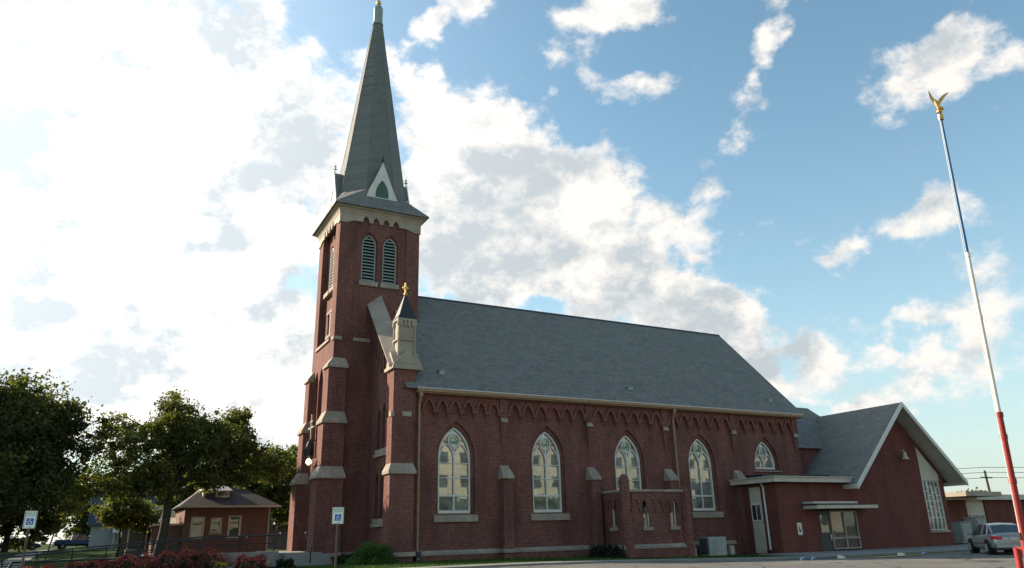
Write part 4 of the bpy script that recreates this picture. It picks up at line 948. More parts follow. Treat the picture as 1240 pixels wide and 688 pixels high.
# big dark maple at the left edge
tree('shade_tree', -7.5, 57, 15, [(0, 0, 7.7, 4.4, 5, 4.3, 3), (2.8, 0, 8.7, 2.4, 3, 2.4, 1.0), (3.9, 0, 7.0, 1.7, 2.5, 2.2, .8), (-3, 1, 6.5, 4, 4, 4.2, 2), (.4, 0, 4.6, 5.2, 4, 1.7, 1.3), (-.8, 0, 10.2, 2.2, 2.5, 1.3, .6), (1.5, 0, 9.8, 1.5, 2, 1.2, .35), (4.7, 0, 9.3, .8, 1, .9, .15), (-3.5, 0, 9.8, 2.2, 2, 1.8, .6)], M['leafA'],
     'tallest dense dark tree at the left edge behind the parking sign', n=80000, leaf=.125, clump=.8, cn=75, seed=11, trunk_r=.42, fork=.22)
# open-crowned tree in front of the brick house
tree('shade_tree', 3.4, 57.5, 12, [(-1.4, 0, 7.0, 2.2, 3, 2.2, 1.5), (.4, 0, 9.1, 2.0, 2.6, 1.5, 1.0), (-.2, 0, 10.7, .9, 1.2, .8, .2), (3.6, 0, 8.6, 1.8, 2.2, 1.6, .9), (4.3, 0, 9.9, .9, 1.2, .8, .22), (5.2, .4, 7.2, 1.6, 2, 1.3, .55), (7.0, .4, 6.4, 1.4, 1.4, 1.0, .4), (-4.4, 0, 6.4, 1.6, 2, 2.2, .6), (-5.3, 0, 5.0, 1.2, 1.5, 1.4, .3), (1.5, 0, 8.2, 2.4, 2.4, 1.5, .9), (-3.3, 0, 8.9, 1.3, 1.4, 1.0, .35), (2.4, 0, 7.0, 2.6, 2.4, 1.4, 1.2), (-1.5, -.5, 5.0, 2.6, 2.0, .9, .7), (3.6, .2, 5.6, 2.6, 1.8, .6, .5)], M['leafB'],
     'open crowned tree with sky showing through its leaves above the brick house', n=68000, leaf=.10, clump=.52, cn=60, seed=23, trunk_r=.34, fork=.36, lean=(.8, 0))
tree('shade_tree', 13.0, 77, 10.5, [(0, 0, 6.0, 3.0, 3, 3.2, 2), (1.4, 0, 7.4, 2.2, 2, 1.8, 1), (-2.2, 0, 5.6, 2.2, 2, 2.6, 1), (3.0, 0, 4.4, 1.8, 2, 2.8, .8)], M['leafC'],
     'lighter green tree behind the right end of the brick house roof', n=34000, leaf=.14, clump=.6, seed=31, trunk_r=.25)
tree('shade_tree', 17.6, 90, 11.5, [(0, 0, 7, 2.8, 3, 4.4, 2), (-1, 0, 4.5, 2.5, 2, 2.5, 1)], M['leafB'],
     'slim green tree partly hidden by the front corner of the church tower', n=12000, leaf=.2, clump=.8, seed=37, trunk_r=.25)
# farther row along the street, plus trees added at left to shade the ground
far = [(-18, 92, 13, 'leafA', 'dark tree in the far row nearest the left edge of the picture'), (-9, 98, 12, 'leafA', 'dark tree in the far row straight above the blue pickup truck'),
       (-.5, 132, 12, 'leafA', 'dark tree in the far row just left of the white gabled house'), (6, 120, 12, 'leafB', 'dark tree in the far row behind the white gabled house'),
       (-15, 74, 13, 'leafA', 'dark tree added to shade the lawn, closest behind the big maple at the left edge'), (-24, 63, 13, 'leafA', 'dark tree added out of view beyond the left edge to shade the ground, nearest the street'),
       (-30, 80, 14, 'leafA', 'dark tree added out of view to shade the ground, farthest out past the left edge'), (10.5, 100, 10, 'leafA', 'dark tree in the far row behind the brick house')]
for i, (x, y, h, lm, lab) in enumerate(far):
    tree('roadside_tree', x, y, h, [(0, 0, h*.55, 5.2, 4.5, h*.42, 2), (2.5, 0, h*.4, 3.6, 3, h*.32, 1), (-2.8, 0, h*.38, 3.6, 3, h*.33, 1), (0, 0, h*.2, 4.6, 2, h*.16, .8)], M[lm], lab, group='trees in the far row along the street', n=15000, leaf=.26, clump=1.1, seed=50+i, trunk_r=.3, fork=.25)
tree('young_tree', 1.2, 70, 6, [(0, 0, 3.7, 1.9, 2, 1.5, 1), (1.5, 0, 3.2, 1.4, 1.5, 1.2, .6)], M['leafC'], 'small yellow-green tree standing in front of the white gabled house', n=7000, leaf=.13, clump=.5, seed=71, trunk_r=.12,
     extra=(M['leafY'], [(0, -.5, 3.4, 1.6, 1.5, 1.1, 1)], 2500))
tree('distant_tree', 111.5, 67.2, 6.5, [(0, 0, 4.4, 2.6, 3, 1.3, 1)], M['leafB'], 'tree top showing over the flat roof left of the flagpole', group=None, n=4000, leaf=.3, clump=.9, seed=81)
tree('distant_tree', 125, 60, 7.0, [(0, 0, 4.4, 3.0, 3, 1.4, 1)], M['leafB'], 'tree top showing over the flat roof right of the flagpole', group=None, n=4000, leaf=.3, clump=.9, seed=82)
# trees behind the viewer that the windows mirror
for i, (x, y) in enumerate(((34, -30), (52, -32), (70, -30))):
    tree('street_tree', x, y, 8, [(0, 0, 5, 3, 3, 2.6, 1)], M['leafC'], ('street tree mirrored in the church window nearest the tower', 'street tree mirrored in the middle church windows', 'street tree mirrored in the farthest church windows')[i], n=5000, leaf=.3, clump=.9, seed=90+i, trunk_r=.2)

def shrub(name, x, y, w, h, mat, label, seed, flowers=None, n=2600, leaf=.05, group=None, z=None, d=None, stems=False, cat=None):
    rng = np.random.default_rng(seed); z0 = gz(x, y) if z is None else z; t = thing(name, (x, y, z0), label, cat or 'shrub', group); d = d or w
    u = rng.normal(size=(n, 3)); u /= np.linalg.norm(u, axis=1)[:, None]; u[:, 2] = np.abs(u[:, 2]); r = rng.uniform(.55, 1.0, n)**.5
    bump = 1+.14*np.sin(u[:, 0]*7+seed)+.12*np.sin(u[:, 1]*9+seed*2)+.1*np.sin(u[:, 2]*11)
    p = np.array([x, y, z0])+u*r[:, None]*bump[:, None]*np.array([w/2, d/2, h]); leaves_obj('foliage', leaf_cloud(p, leaf, rng), mat, t)
    if flowers:
        k = int(n*.75); u = rng.normal(size=(k, 3)); u[:, 2] = np.abs(u[:, 2])+.35; u /= np.linalg.norm(u, axis=1)[:, None]
        cl = np.sin(u[:, 0]*13+seed)*np.sin(u[:, 1]*11+seed) > -.35; u = u[cl]
        bump = 1.0+.14*np.sin(u[:, 0]*7+seed)+.12*np.sin(u[:, 1]*9+seed*2)+.1*np.sin(u[:, 2]*11)
        p = np.array([x, y, z0])+u*(bump*rng.uniform(.92, 1.08, len(u)))[:, None]*np.array([w/2, d/2, h]); leaves_obj('blossoms', leaf_cloud(p, leaf*.9, rng, .5), flowers, t)
    mb = MB()
    for i in range(9):
        a = rng.uniform(0, 2*pi); mb.tube([(x+.05*cos(a), y+.05*sin(a), z0-.05), (x+w*.3*cos(a), y+d*.3*sin(a), z0+h*.6)], [.018, .006], 4)
    mb.build('stems', M['bark'], t)
    return t
shrub('shrub', 14.15, 44.6, 2.5, 1.15, M['bush'], 'rounded bright green shrub at the foot of the church tower corner', 3, n=9000, leaf=.055)
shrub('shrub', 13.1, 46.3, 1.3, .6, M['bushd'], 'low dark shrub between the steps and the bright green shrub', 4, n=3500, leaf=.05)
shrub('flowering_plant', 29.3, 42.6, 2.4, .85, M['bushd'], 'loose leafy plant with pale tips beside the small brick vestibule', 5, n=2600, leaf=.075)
# flower bed
beds = [(-2.4, 43.2, 1.7, .45, 1), (-0.4, 44.2, 1.8, .6, 0), (1.2, 42.6, 2.3, .75, 0), (3.1, 42.8, 1.9, .9, 0), (4.3, 44.0, 2.0, 1.0, 0), (7.1, 43.2, 1.7, .62, 0), (9.0, 43.6, 1.0, .38, 2), (2.0, 47.4, 2.0, .75, 0), (5.3, 46.4, 2.4, .9, 0), (0.2, 48.2, 1.6, .6, 0)]
bl_lab = ['low red-flowered shrub farthest left beside the tilted post', 'red-flowered shrub in the bed just right of the leftmost flowering shrub', 'wide red-flowered shrub at the bottom of the picture below the porch of the grey house', 'tall dark-based red-flowered shrub at the front of the bed left of centre',
          'tallest red-flowered shrub, in the middle of the bed', 'low red-flowered shrub in front of the pale ramp', 'dark shrub without blossoms beside the bottom of the church steps', 'red-flowered shrub at the back of the bed behind the widest one', 'broad red-flowered shrub beneath the ramp railing in front of the brick house', 'small red-flowered shrub at the back left of the bed']
for i, (x, y, w, h, kd) in enumerate(beds):
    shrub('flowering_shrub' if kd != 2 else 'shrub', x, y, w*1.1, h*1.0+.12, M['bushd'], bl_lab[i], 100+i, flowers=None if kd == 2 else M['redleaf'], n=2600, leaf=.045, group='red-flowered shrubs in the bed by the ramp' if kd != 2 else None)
for i, (x, y) in enumerate(((4.6, 47.9), (1.9, 45.3), (5.6, 43.1))):
    shrub('yellow_flowers', x, y, .8, .95 if i == 0 else .5, M['bush'], ('clump of yellow flowers behind the tall red shrubs below the brick house', 'clump of yellow flowers among the red shrubs in the middle of the bed', 'clump of orange-yellow flowers just left of the shrub in front of the ramp')[i], 140+i, flowers=M['yelleaf'], n=500, leaf=.04, cat='flowers')

# ------------------------------------------------------------------ steps, ramp, railings at the west entrance
PZ = .70
st = thing('entrance_steps', (11, 50, 0), 'grey concrete steps and landing at the church tower entrance', 'steps')
lb = MB().box(9.9, 48.6, -.2, 12.2, 58.5, PZ); la = lb.build('landing', M['conc'], st, bevel=.01)
for i in range(4):
    z = PZ-.14*(i+1); e = .34*(i+1)
    MB().box(9.95-.02*i, 48.6-e, -.25, 12.55, 48.6-e+.345, z).build('step', M['conc'], st, bevel=.01)
rp = thing('ramp', (4, 50, 0), 'pale concrete wheelchair ramp rising towards the church entrance', 'ramp')
mb = MB(); mb.loft([[(-5, y0, gz(-5, 50)+.0), (-5, y1, gz(-5, 50)+.0), (-5, y1, gz(-5, 50)-.3), (-5, y0, gz(-5, 50)-.3)] if False else None for y0, y1 in ()]) if False else None
mb.loft([[(-4.6, 48.9, .0), (-4.6, 50.6, .0), (-4.6, 50.6, -.2), (-4.6, 48.9, -.2)], [(5.2, 48.9, PZ), (5.2, 50.6, PZ), (5.2, 50.6, -.2), (5.2, 48.9, -.2)], [(9.88, 48.9, PZ), (9.88, 50.6, PZ), (9.88, 50.6, -.2), (9.88, 48.9, -.2)]])
mb.build('ramp_slab', M['conc'], rp)
MB().loft([[(-4.6, 48.75, .14), (-4.6, 48.895, .14), (-4.6, 48.895, -.2), (-4.6, 48.75, -.2)], [(5.2, 48.75, PZ+.14), (5.2, 48.895, PZ+.14), (5.2, 48.895, -.2), (5.2, 48.75, -.2)], [(9.6, 48.75, PZ+.14), (9.6, 48.895, PZ+.14), (9.6, 48.895, -.2), (9.6, 48.75, -.2)]]).build('ramp_kerb', M['conc'], rp)
# curved garden edging of pale stone
ed = MB(); path = [(3.2, 41.6, .05), (5.0, 42.6, .08), (7.0, 44.2, .12), (8.3, 46.2, .15), (8.9, 47.6, .2)]
for i in range(len(path)-1):
    a, b = Vector(path[i]), Vector(path[i+1]); n_ = 5
    for k in range(n_):
        c = a.lerp(b, (k+.5)/n_); ed.cbox((c.x, c.y, c.z), (.18, .15, .12), atan2(b.y-a.y, b.x-a.x)+.1*sin(k*3))
tag(ed.build('bed_edging', M['stone'], bevel=.03), 'pale stone edging curving along the flower bed to the ramp', 'edging')
def railing(name, pts, label, mat, h=.92, mid=True, group=None, posts=None):
    t = thing(name, pts[0], label, 'railing', group); top = [Vector(p)+Vector((0, 0, h)) for p in pts]
    mb = MB(); d = (top[-1]-top[-2]).normalized()
    mb.tube([top[0]+Vector((0, 0, -.25))-d*.1, top[0]]+top[1:]+[top[-1]+d*.3+Vector((0, 0, .10))], .04, 8); mb.build('handrail', mat, t, smooth=True)
    MB().lathe([(.02, -.07), (.06, -.03), (.06, .03), (.02, .07)], tuple(top[-1]+d*.32+Vector((0, 0, .11))), 10).build('end_knob', M['white'], t, smooth=True)
    if mid: MB().tube([p-Vector((0, 0, h*.5)) for p in top], .028, 6).build('mid_rail', mat, t)
    for i in range(len(pts)-1):
        a, b = Vector(pts[i]), Vector(pts[i+1]); n = max(1, int((b-a).length/1.5))
        for k in range(n+(1 if i == len(pts)-2 else 0)):
            p = a.lerp(b, k/n); MB().tube([p-Vector((0, 0, .05)), p+Vector((0, 0, h-.02))], .034, 6).build('post', M['iron'], t)
    return t
railing('ramp_railing', [(-4.6, 48.82, .14), (5.2, 48.82, PZ+.14), (9.3, 48.82, PZ+.14)], 'dark metal railing on the near side of the ramp ending in a white knob', M['rail'])
railing('ramp_railing', [(-4.6, 50.5, .0), (5.2, 50.5, PZ), (7.6, 50.5, PZ)], 'dark metal railing on the far side of the ramp, ending first', M['rail'])
railing('stair_railing', [(11.2, 47.35, .12), (11.2, 48.7, PZ)], 'short dark railing down the church steps beside the tower wall', M['iron'])
railing('garden_railing', [(-3.6, 43.6, .0), (-1.2, 43.6, .0), (1.6, 43.8, .0)], 'low dark railing among the red shrubs left of the ramp', M['iron'], h=.8)

# ------------------------------------------------------------------ houses on the left
def hpart(mb, name, mat, parent, **k): return mb.build(name, M[mat] if isinstance(mat, str) else mat, parent, **k)
hy = 65.0; hz = .35
h1 = thing('brick_house', (8, 65, hz), 'low red brick house with a hipped roof and a small dormer behind the ramp', 'house')
mw = mS(hy)
wl = MB(); wins = [rect(6.05, 1.75, 6.85, 3.25), rect(7.5, 2.2, 8.15, 3.15), rect(8.8, 1.75, 9.6, 3.3)]
wl.wall(rect(5.45, hz-.6, 11.9, 3.95), wins, mw, 0, .14); wl.wall(rect(hy, hz-.6, hy+9, 3.95), [], mE(11.9)); wl.wall(rect(hy, hz-.6, hy+9, 3.95), [], mW(5.45)); wl.wall(rect(5.45, hz-.6, 11.9, 3.95), [], mN(hy+9))
wl.box(3.5, hy+.6, hz-.6, 5.44, hy+6, 2.7)
hpart(wl, 'wall', 'brickh', h1)
MB().box(3.4, hy+.5, 2.703, 5.445, hy+6.1, 2.85).build('wing_coping', M['offwhite'], h1)
ro = MB(); ro.loft([[(5.0, hy-.5, 4.12), (12.6, hy-.5, 4.12), (12.6, hy+9.5, 4.12), (5.0, hy+9.5, 4.12)], [(6.5, hy+2.4, 5.35), (10.6, hy+2.4, 5.35), (10.6, hy+6.6, 5.35), (6.5, hy+6.6, 5.35)], [(7.6, hy+4.3, 6.6), (9.4, hy+4.3, 6.6), (9.4, hy+4.7, 6.6), (7.6, hy+4.7, 6.6)]])
rh = hpart(ro, 'roof', shingle_mat('brown shingle', (.032, .019, .017), (.045, .027, .023), streak=(.022, .015, .014)), h1)
MB().box(4.96, hy-.56, 3.98, 12.64, hy-.49, 4.13).build('gutter', M['offwhite'], rh)
dm = MB().box(6.75, hy+1.2, 4.6, 8.8, hy+3.2, 5.35); dm.loft([[(6.55, hy+1.0, 5.36), (9.0, hy+1.0, 5.36), (8.6, hy+2, 5.8), (6.9, hy+2, 5.8)], [(6.55, hy+3.6, 5.36), (9.0, hy+3.6, 5.36), (8.6, hy+3.6, 5.9), (6.9, hy+3.6, 5.9)]])
dd = hpart(dm, 'dormer', 'offwhite', rh); MB().box(6.9, hy+1.17, 4.72, 7.7, hy+1.195, 5.22).box(7.85, hy+1.17, 4.72, 8.65, hy+1.195, 5.22).build('dormer_window', M['dglass'], dd) if False else MB().box(6.9, hy+1.17, 4.72, 7.7, hy+1.195, 5.22).box(7.85, hy+1.17, 4.72, 8.65, hy+1.195, 5.22).build('dormer_window', M['dglass'], rh)
for i, w in enumerate(wins):
    (u0, v0), (u1, v1) = w[0], w[2]
    q = MB().box(u0, hy+.10, v0, u1, hy+.12, v1).build('window', M['dglass'], h1)
    f = MB(); f.ribbon(rect(u0-.02, v0-.02, u1+.02, v1+.02), .16, mw, -.03, .1, closed=True); f.ribbon([(u0+.05, (v0+v1)/2), (u1-.05, (v0+v1)/2)], .06, mw, .0, .1); f.build('frame', M['offwhite'], q)
    MB().box(u0-.18, hy-.12, v0-.22, u1+.18, hy+.0, v0-.09).build('sill', M['stone'], q)
MB().tube([(11.75, hy-.2, 4.0), (11.8, hy-.08, 3.7), (11.8, hy-.08, .4)], .05, 6).build('downspout', M['offwhite'], h1)
# grey porch house
h2 = thing('porch_house', (3.2, 72, .6), 'grey house with an open front porch between the white gabled house and the brick house', 'house')
PX = 2.0
hpart(MB().box(-.6+PX, 73.6, .3, 3.6+PX, 79, 3.3), 'wall', noise_mat('grey siding', (.11, .12, .105), (.15, .16, .14), 2), h2)
hpart(MB().box(-.2+PX, 71.6, .3, 3.6+PX, 73.59, .95), 'porch_floor', 'conc', h2)
hpart(MB().loft([[(-.4+PX, 71.4, 2.75), (3.8+PX, 71.4, 2.75), (3.8+PX, 73.6, 3.35), (-.4+PX, 73.6, 3.35)], [(-.4+PX, 71.4, 2.9), (3.8+PX, 71.4, 2.9), (3.8+PX, 73.6, 3.5), (-.4+PX, 73.6, 3.5)]]), 'porch_roof', 'offwhite', h2)
for x in (-.15, 1.2, 2.4, 3.45): MB().box(x+PX, 71.65, .95, x+PX+.12, 71.77, 2.75).build('porch_post', M['offwhite'], h2)
MB().box(.9+PX, 73.57, 1.3, 1.9+PX, 73.595, 2.6).box(2.5+PX, 73.57, .95, 3.3+PX, 73.595, 2.9).build('window', M['dglass'], h2)
hpart(MB().loft([[(-1+PX, 73.2, 3.3), (4+PX, 73.2, 3.3), (4+PX, 79.4, 3.3), (-1+PX, 79.4, 3.3)], [(0+PX, 76, 4.6), (3+PX, 76, 4.6), (3+PX, 76.3, 4.6), (0+PX, 76.3, 4.6)]]), 'roof', 'slate', h2)
# white gabled house, farther off
h3 = thing('white_house', (0, 96, .85), 'small white house with a steep dark blue-grey roof seen under the tree branches', 'house')
hpart(MB().box(-1.2, 95, .6, 4.6, 103, 3.6).prism([(95, 3.6), (103, 3.6), (99, 7.0)], mW(-1.2), 0, 5.8), 'wall', noise_mat('pale siding', (.42, .42, .38), (.5, .5, .45), 2), h3)
hpart(MB().loft([[(x, 94.5, 3.35), (x, 99, 7.25), (x, 103.5, 3.35), (x, 99, 7.05)] for x in (-1.6, 5)]), 'roof', paint('blue grey roofing', (.05, .06, .08), .8), h3)
pp = hpart(MB().loft([[(.9, 93.2, 2.6), (.9, 95, 3.3), (.9, 95, 3.15), (.9, 93.2, 2.45)], [(4, 93.2, 2.6), (4, 95, 3.3), (4, 95, 3.15), (4, 93.2, 2.45)]]), 'porch_roof', 'offwhite', h3)
for x in (1.0, 2.4, 3.8): MB().box(x, 93.3, .7, x+.14, 93.44, 2.5).build('porch_post', M['offwhite'], h3)
MB().box(1.5, 94.97, 1.1, 2.2, 94.995, 2.9).box(2.8, 94.97, 1.8, 3.4, 94.995, 2.8).build('window', M['dglass'], h3)
# little porch with a bright roof edge seen right of the brick house
h4 = thing('small_house', (17.3, 88, .8), 'small distant house with a pale porch roof between the brick house and the church', 'house')
hpart(MB().box(15.2, 88, .3, 22.4, 94, 3.4), 'wall', noise_mat('weathered siding', (.16, .15, .13), (.22, .2, .18), 2), h4)
hpart(MB().box(16.4, 86.2, 3.0, 20.0, 88.0, 3.2), 'porch_roof', 'white', h4)
for x in (16.6, 18.1, 19.7): MB().box(x, 86.3, .5, x+.18, 86.48, 3.0).build('porch_post', M['brickh'], h4)
hpart(MB().loft([[(14.9, 87.7, 3.4), (22.7, 87.7, 3.4), (22.7, 94.3, 3.4), (14.9, 94.3, 3.4)], [(16, 91, 5.2), (21, 91, 5.2), (21, 91.2, 5.2), (16, 91.2, 5.2)]]), 'roof', 'slate', h4)

# ------------------------------------------------------------------ signs
BLUE = paint('sign blue', (.02, .13, .42), .4); GRN = paint('sign green', (.05, .22, .10), .4); SG = noise_mat('sign sheet', (.80, .84, .76), (.88, .91, .84), 6, .45); POST = noise_mat('weathered steel post', (.075, .06, .04), (.12, .10, .07), 9, .7)
def text_mesh(s, size, x, y, z, rz, parent, mat, name='lettering'):
    cu = bpy.data.curves.new(name, 'FONT'); cu.body = s; cu.size = size; cu.align_x = 'CENTER'; cu.align_y = 'CENTER'; cu.extrude = .001
    o = bpy.data.objects.new(name+'_c', cu); col.objects.link(o); dg = bpy.context.evaluated_depsgraph_get(); me = bpy.data.meshes.new_from_object(o.evaluated_get(dg)); bpy.data.objects.remove(o)
    me.transform(Matrix.Translation((x, y, z)) @ Matrix.Rotation(rz, 4, 'Z') @ Matrix.Rotation(pi/2, 4, 'X')); me.materials.clear(); me.materials.append(mat)
    n = bpy.data.objects.new(name, me); col.objects.link(n); n.parent = parent; return n
def parking_sign(x, y, ztop, w, h, rz, label, lean=0.0, z0=None):
    z0 = gz(x, y) if z0 is None else z0
    t = thing('parking_sign', (x, y, z0), label, 'sign', 'reserved parking signs')
    # built facing -Y at the origin of t, then turned
    P = lambda u, v, w_: (x+u*cos(rz)-w_*sin(rz), y+u*sin(rz)+w_*cos(rz), v)
    MB().loft([[P(-.03, z0-.1, .02), P(.03, z0-.1, .02), P(.03, z0-.1, .05), P(-.03, z0-.1, .05)], [P(-.03, ztop+.02, .02), P(.03, ztop+.02, .02), P(.03, ztop+.02, .05), P(-.03, ztop+.02, .05)]]).build('post', POST, t)
    c = (ztop+ztop-h)/2; r = .03
    def rr(a, b, q=.03): return [(a*sx, c+b*sy) for sx, sy in ((-1, -1), (1, -1), (1, 1), (-1, 1))]
    pl = MB().prism(rr(w/2, h/2), P, .0, .008); pan = pl.build('panel', SG, t, bevel=.002)
    MB().ribbon(rr(w/2-.015, h/2-.015), .012, P, -.004, -.001, closed=True).build('border', GRN, pan)
    cc = c-.05; MB().prism([(-.085, cc-.085), (.085, cc-.085), (.085, cc+.085), (-.085, cc+.085)], P, -.004, -.001).build('blue_square', BLUE, pan)
    ic = MB(); ic.prism([(.0+.014*cos(k*pi/5), cc+.058+.014*sin(k*pi/5)) for k in range(10)], P, -.008, -.005)
    ic.ribbon([(-.002, cc+.04), (0, cc), (.032, cc), (.05, cc-.045), (.062, cc-.04)], .014, P, -.008, -.005)
    ic.ribbon([(-.005+.042*cos(t_), cc-.022+.042*sin(t_)) for t_ in [pi*.62+k*pi*1.25/10 for k in range(11)]], .011, P, -.0085, -.005)
    ic.build('wheelchair_symbol', SG, pan)
    for s, zz, sz in (('RESERVED', c+h*.36, .055), ('PARKING', c+h*.23, .055), ('VAN', c-h*.42, .04)):
        q = P(0, zz, -.003); text_mesh(s, sz, q[0]-x, q[1]-y, zz-z0, rz, pan, GRN)
    return t
parking_sign(5.72, 21.24, 2.37, .31, .44, -.20, 'white reserved parking sign on a brown post in front of the church tower')
parking_sign(-1.81, 24.93, 2.46, .29, .46, .12, 'white reserved parking sign at the far left, in front of the dark tree')
tp = tag(MB().tube([(-3.1, 58, .1), (-2.75, 58, 2.4)], .05, 6).build('leaning_post', POST), 'thin brown post leaning right beside the pickup truck', 'post')
tp = tag(MB().tube([(-6.1, 50, -.05), (-5.7, 50, 1.3)], .04, 6).build('marker_post', M['white']), 'short white marker post beside the sunlit path', 'post')
up = thing('utility_pole', (-9.3, 46, 0), 'weathered grey utility pole at the extreme left edge', 'pole')
MB().tube([(-9.3, 46, -.1), (-9.25, 46, 9)], [.16, .11], 10).build('pole', M['bark'], up); MB().box(-9.2, 45.8, 3.5, -8.0, 45.86, 3.56).build('bracket', M['iron'], up)

# ------------------------------------------------------------------ flagpole with eagle
RED = noise_mat('chipped red paint', (.26, .022, .018), (.36, .038, .03), 9, .6, big=(4, (.2, .03, .03), .5)); WHT = noise_mat('flagpole white paint', (.68, .62, .54), (.8, .74, .66), 6, .45); BLP = paint('flagpole blue paint', (.035, .12, .27), .4)
fx, fy = 19.16, 10.66; ang = radians(2.05); ax = Vector((sin(ang)*.885, -sin(ang)*.465, cos(ang)))
fb = Vector((fx, fy, 0)); fp = thing('flagpole', (fx, fy, 0), 'tall leaning flagpole painted red, white and blue with a gilded eagle on top', 'flagpole')
def fpt(s): return fb+ax*s
MB().tube([fpt(-.1), fpt(4.12)], [.085, .068], 14).build('red_section', RED, fp, smooth=True)
MB().tube([fpt(4.12), fpt(8.35)], [.052, .046], 14).build('white_section', WHT, fp, smooth=True)
MB().tube([fpt(8.35), fpt(12.62)], [.040, .031], 14).build('blue_section', BLP, fp, smooth=True)
for s, r, m in ((4.09, .084, RED), (2.5, .09, RED), (8.32, .06, WHT), (6.6, .057, WHT), (3.55, .084, RED)): MB().tube([fpt(s-.06), fpt(s+.06)], r, 14).build('collar', m, fp)
hl = MB().tube([fpt(1.3)+Vector((-.16, -.02, 0)), fpt(6.8)+Vector((-.14, 0, 0)), fpt(12.52)+Vector((-.08, 0, 0))], .012, 5); hl.build('halyard', WHT, fp)
MB().box(fx-.16, fy-.06, 1.15, fx-.09, fy+.0, 1.32).build('cleat', M['iron'], fp)
MB().tube([fpt(12.42), fpt(12.59)], .07, 12).build('truck', M['gold'], fp)
tp_ = fpt(12.62); eg = MB()
eg.lathe([(.02, 0), (.085, .05), (.10, .1), (.085, .16), (.03, .2)], tuple(tp_), 14)
eg.tube([tp_+Vector((-.02, 0, .2)), tp_+Vector((0, 0, .28)), tp_+Vector((-.05, 0, .42)), tp_+Vector((-.10, 0, .52)), tp_+Vector((-.17, -.02, .55))], [.04, .07, .085, .05, .012], 10)
eg.tube([tp_+Vector((.02, 0, .33)), tp_+Vector((.16, 0, .30)), tp_+Vector((.26, .02, .30))], [.06, .05, .07], 8)
wu = Vector((.885, -.465, 0)); wv = Vector((.465, .885, 0))
for sg, tip in ((-1, (-.22, .98)), (1, (.50, .90))):
    a = tp_+wu*(sg*.03)+Vector((0, 0, .40)); b = tp_+wu*tip[0]+Vector((0, 0, tip[1])); dd = (b-a).normalized(); nn_ = dd.cross(wv).normalized(); rings_ = []
    for t_, c_, th in ((0, .05, .018), (.3, .07, .016), (.6, .055, .012), (.85, .032, .008), (1, .01, .004)):
        p_ = a.lerp(b, t_)+nn_*(.05*sin(t_*pi)); rings_.append([p_+nn_*c_+wv*.0, p_+wv*th, p_-nn_*c_, p_-wv*th])
    eg.loft(rings_)
eg.v = [tuple(tp_+(Vector(p)-tp_)*.78) for p in eg.v]
eg.build('eagle', M['gold'], fp, smooth=True)
q = fb+Vector((.16, .30, 0)); MB().tube([q+Vector((0, 0, -.1)), q+ax*.98], .075, 12).tube([q+ax*.9, q+ax*.98, fpt(.95)], .03, 6).build('base_stub', RED, fp, smooth=True)

# ------------------------------------------------------------------ power line far right
pl = thing('power_pole', (103.7, 60.4, 0), 'distant wooden power pole above the flat-roofed building', 'pole')
MB().tube([(103.9, 60.4, -1), (103.5, 60.4, 8.0)], [.2, .14], 8).build('pole', M['bark'], pl); MB().box(102.4, 60.3, 7.0, 104.8, 60.5, 7.15).build('crossarm', M['bark'], pl)
for i, (z0, z1, z2) in enumerate(((8.7, 8.4, 8.8), (7.9, 7.75, 8.0), (7.2, 7.05, 7.3))):
    pts = [(70+i*.0, 92-i, z0+1.4-.0)] ; A = Vector((60, 88-i*.4, z0+.6)); Bm = Vector((103.6, 60.4-i*.2, z1)); Cc = Vector((150, 34, z2+.2))
    pts = []
    for a, b in ((A, Bm), (Bm, Cc)):
        for k in range(13): t = k/12; p = a.lerp(b, t); p.z -= 2.2*t*(1-t); pts.append(p)
    w = tag(MB().tube(pts, .035, 4).build('power_line', M['iron']), ('thin upper power line sloping over the flat-roofed building', 'thick middle power line crossing the distant pole', 'lowest power line just above the flat roof')[i], 'cable', 'power lines at the far right')

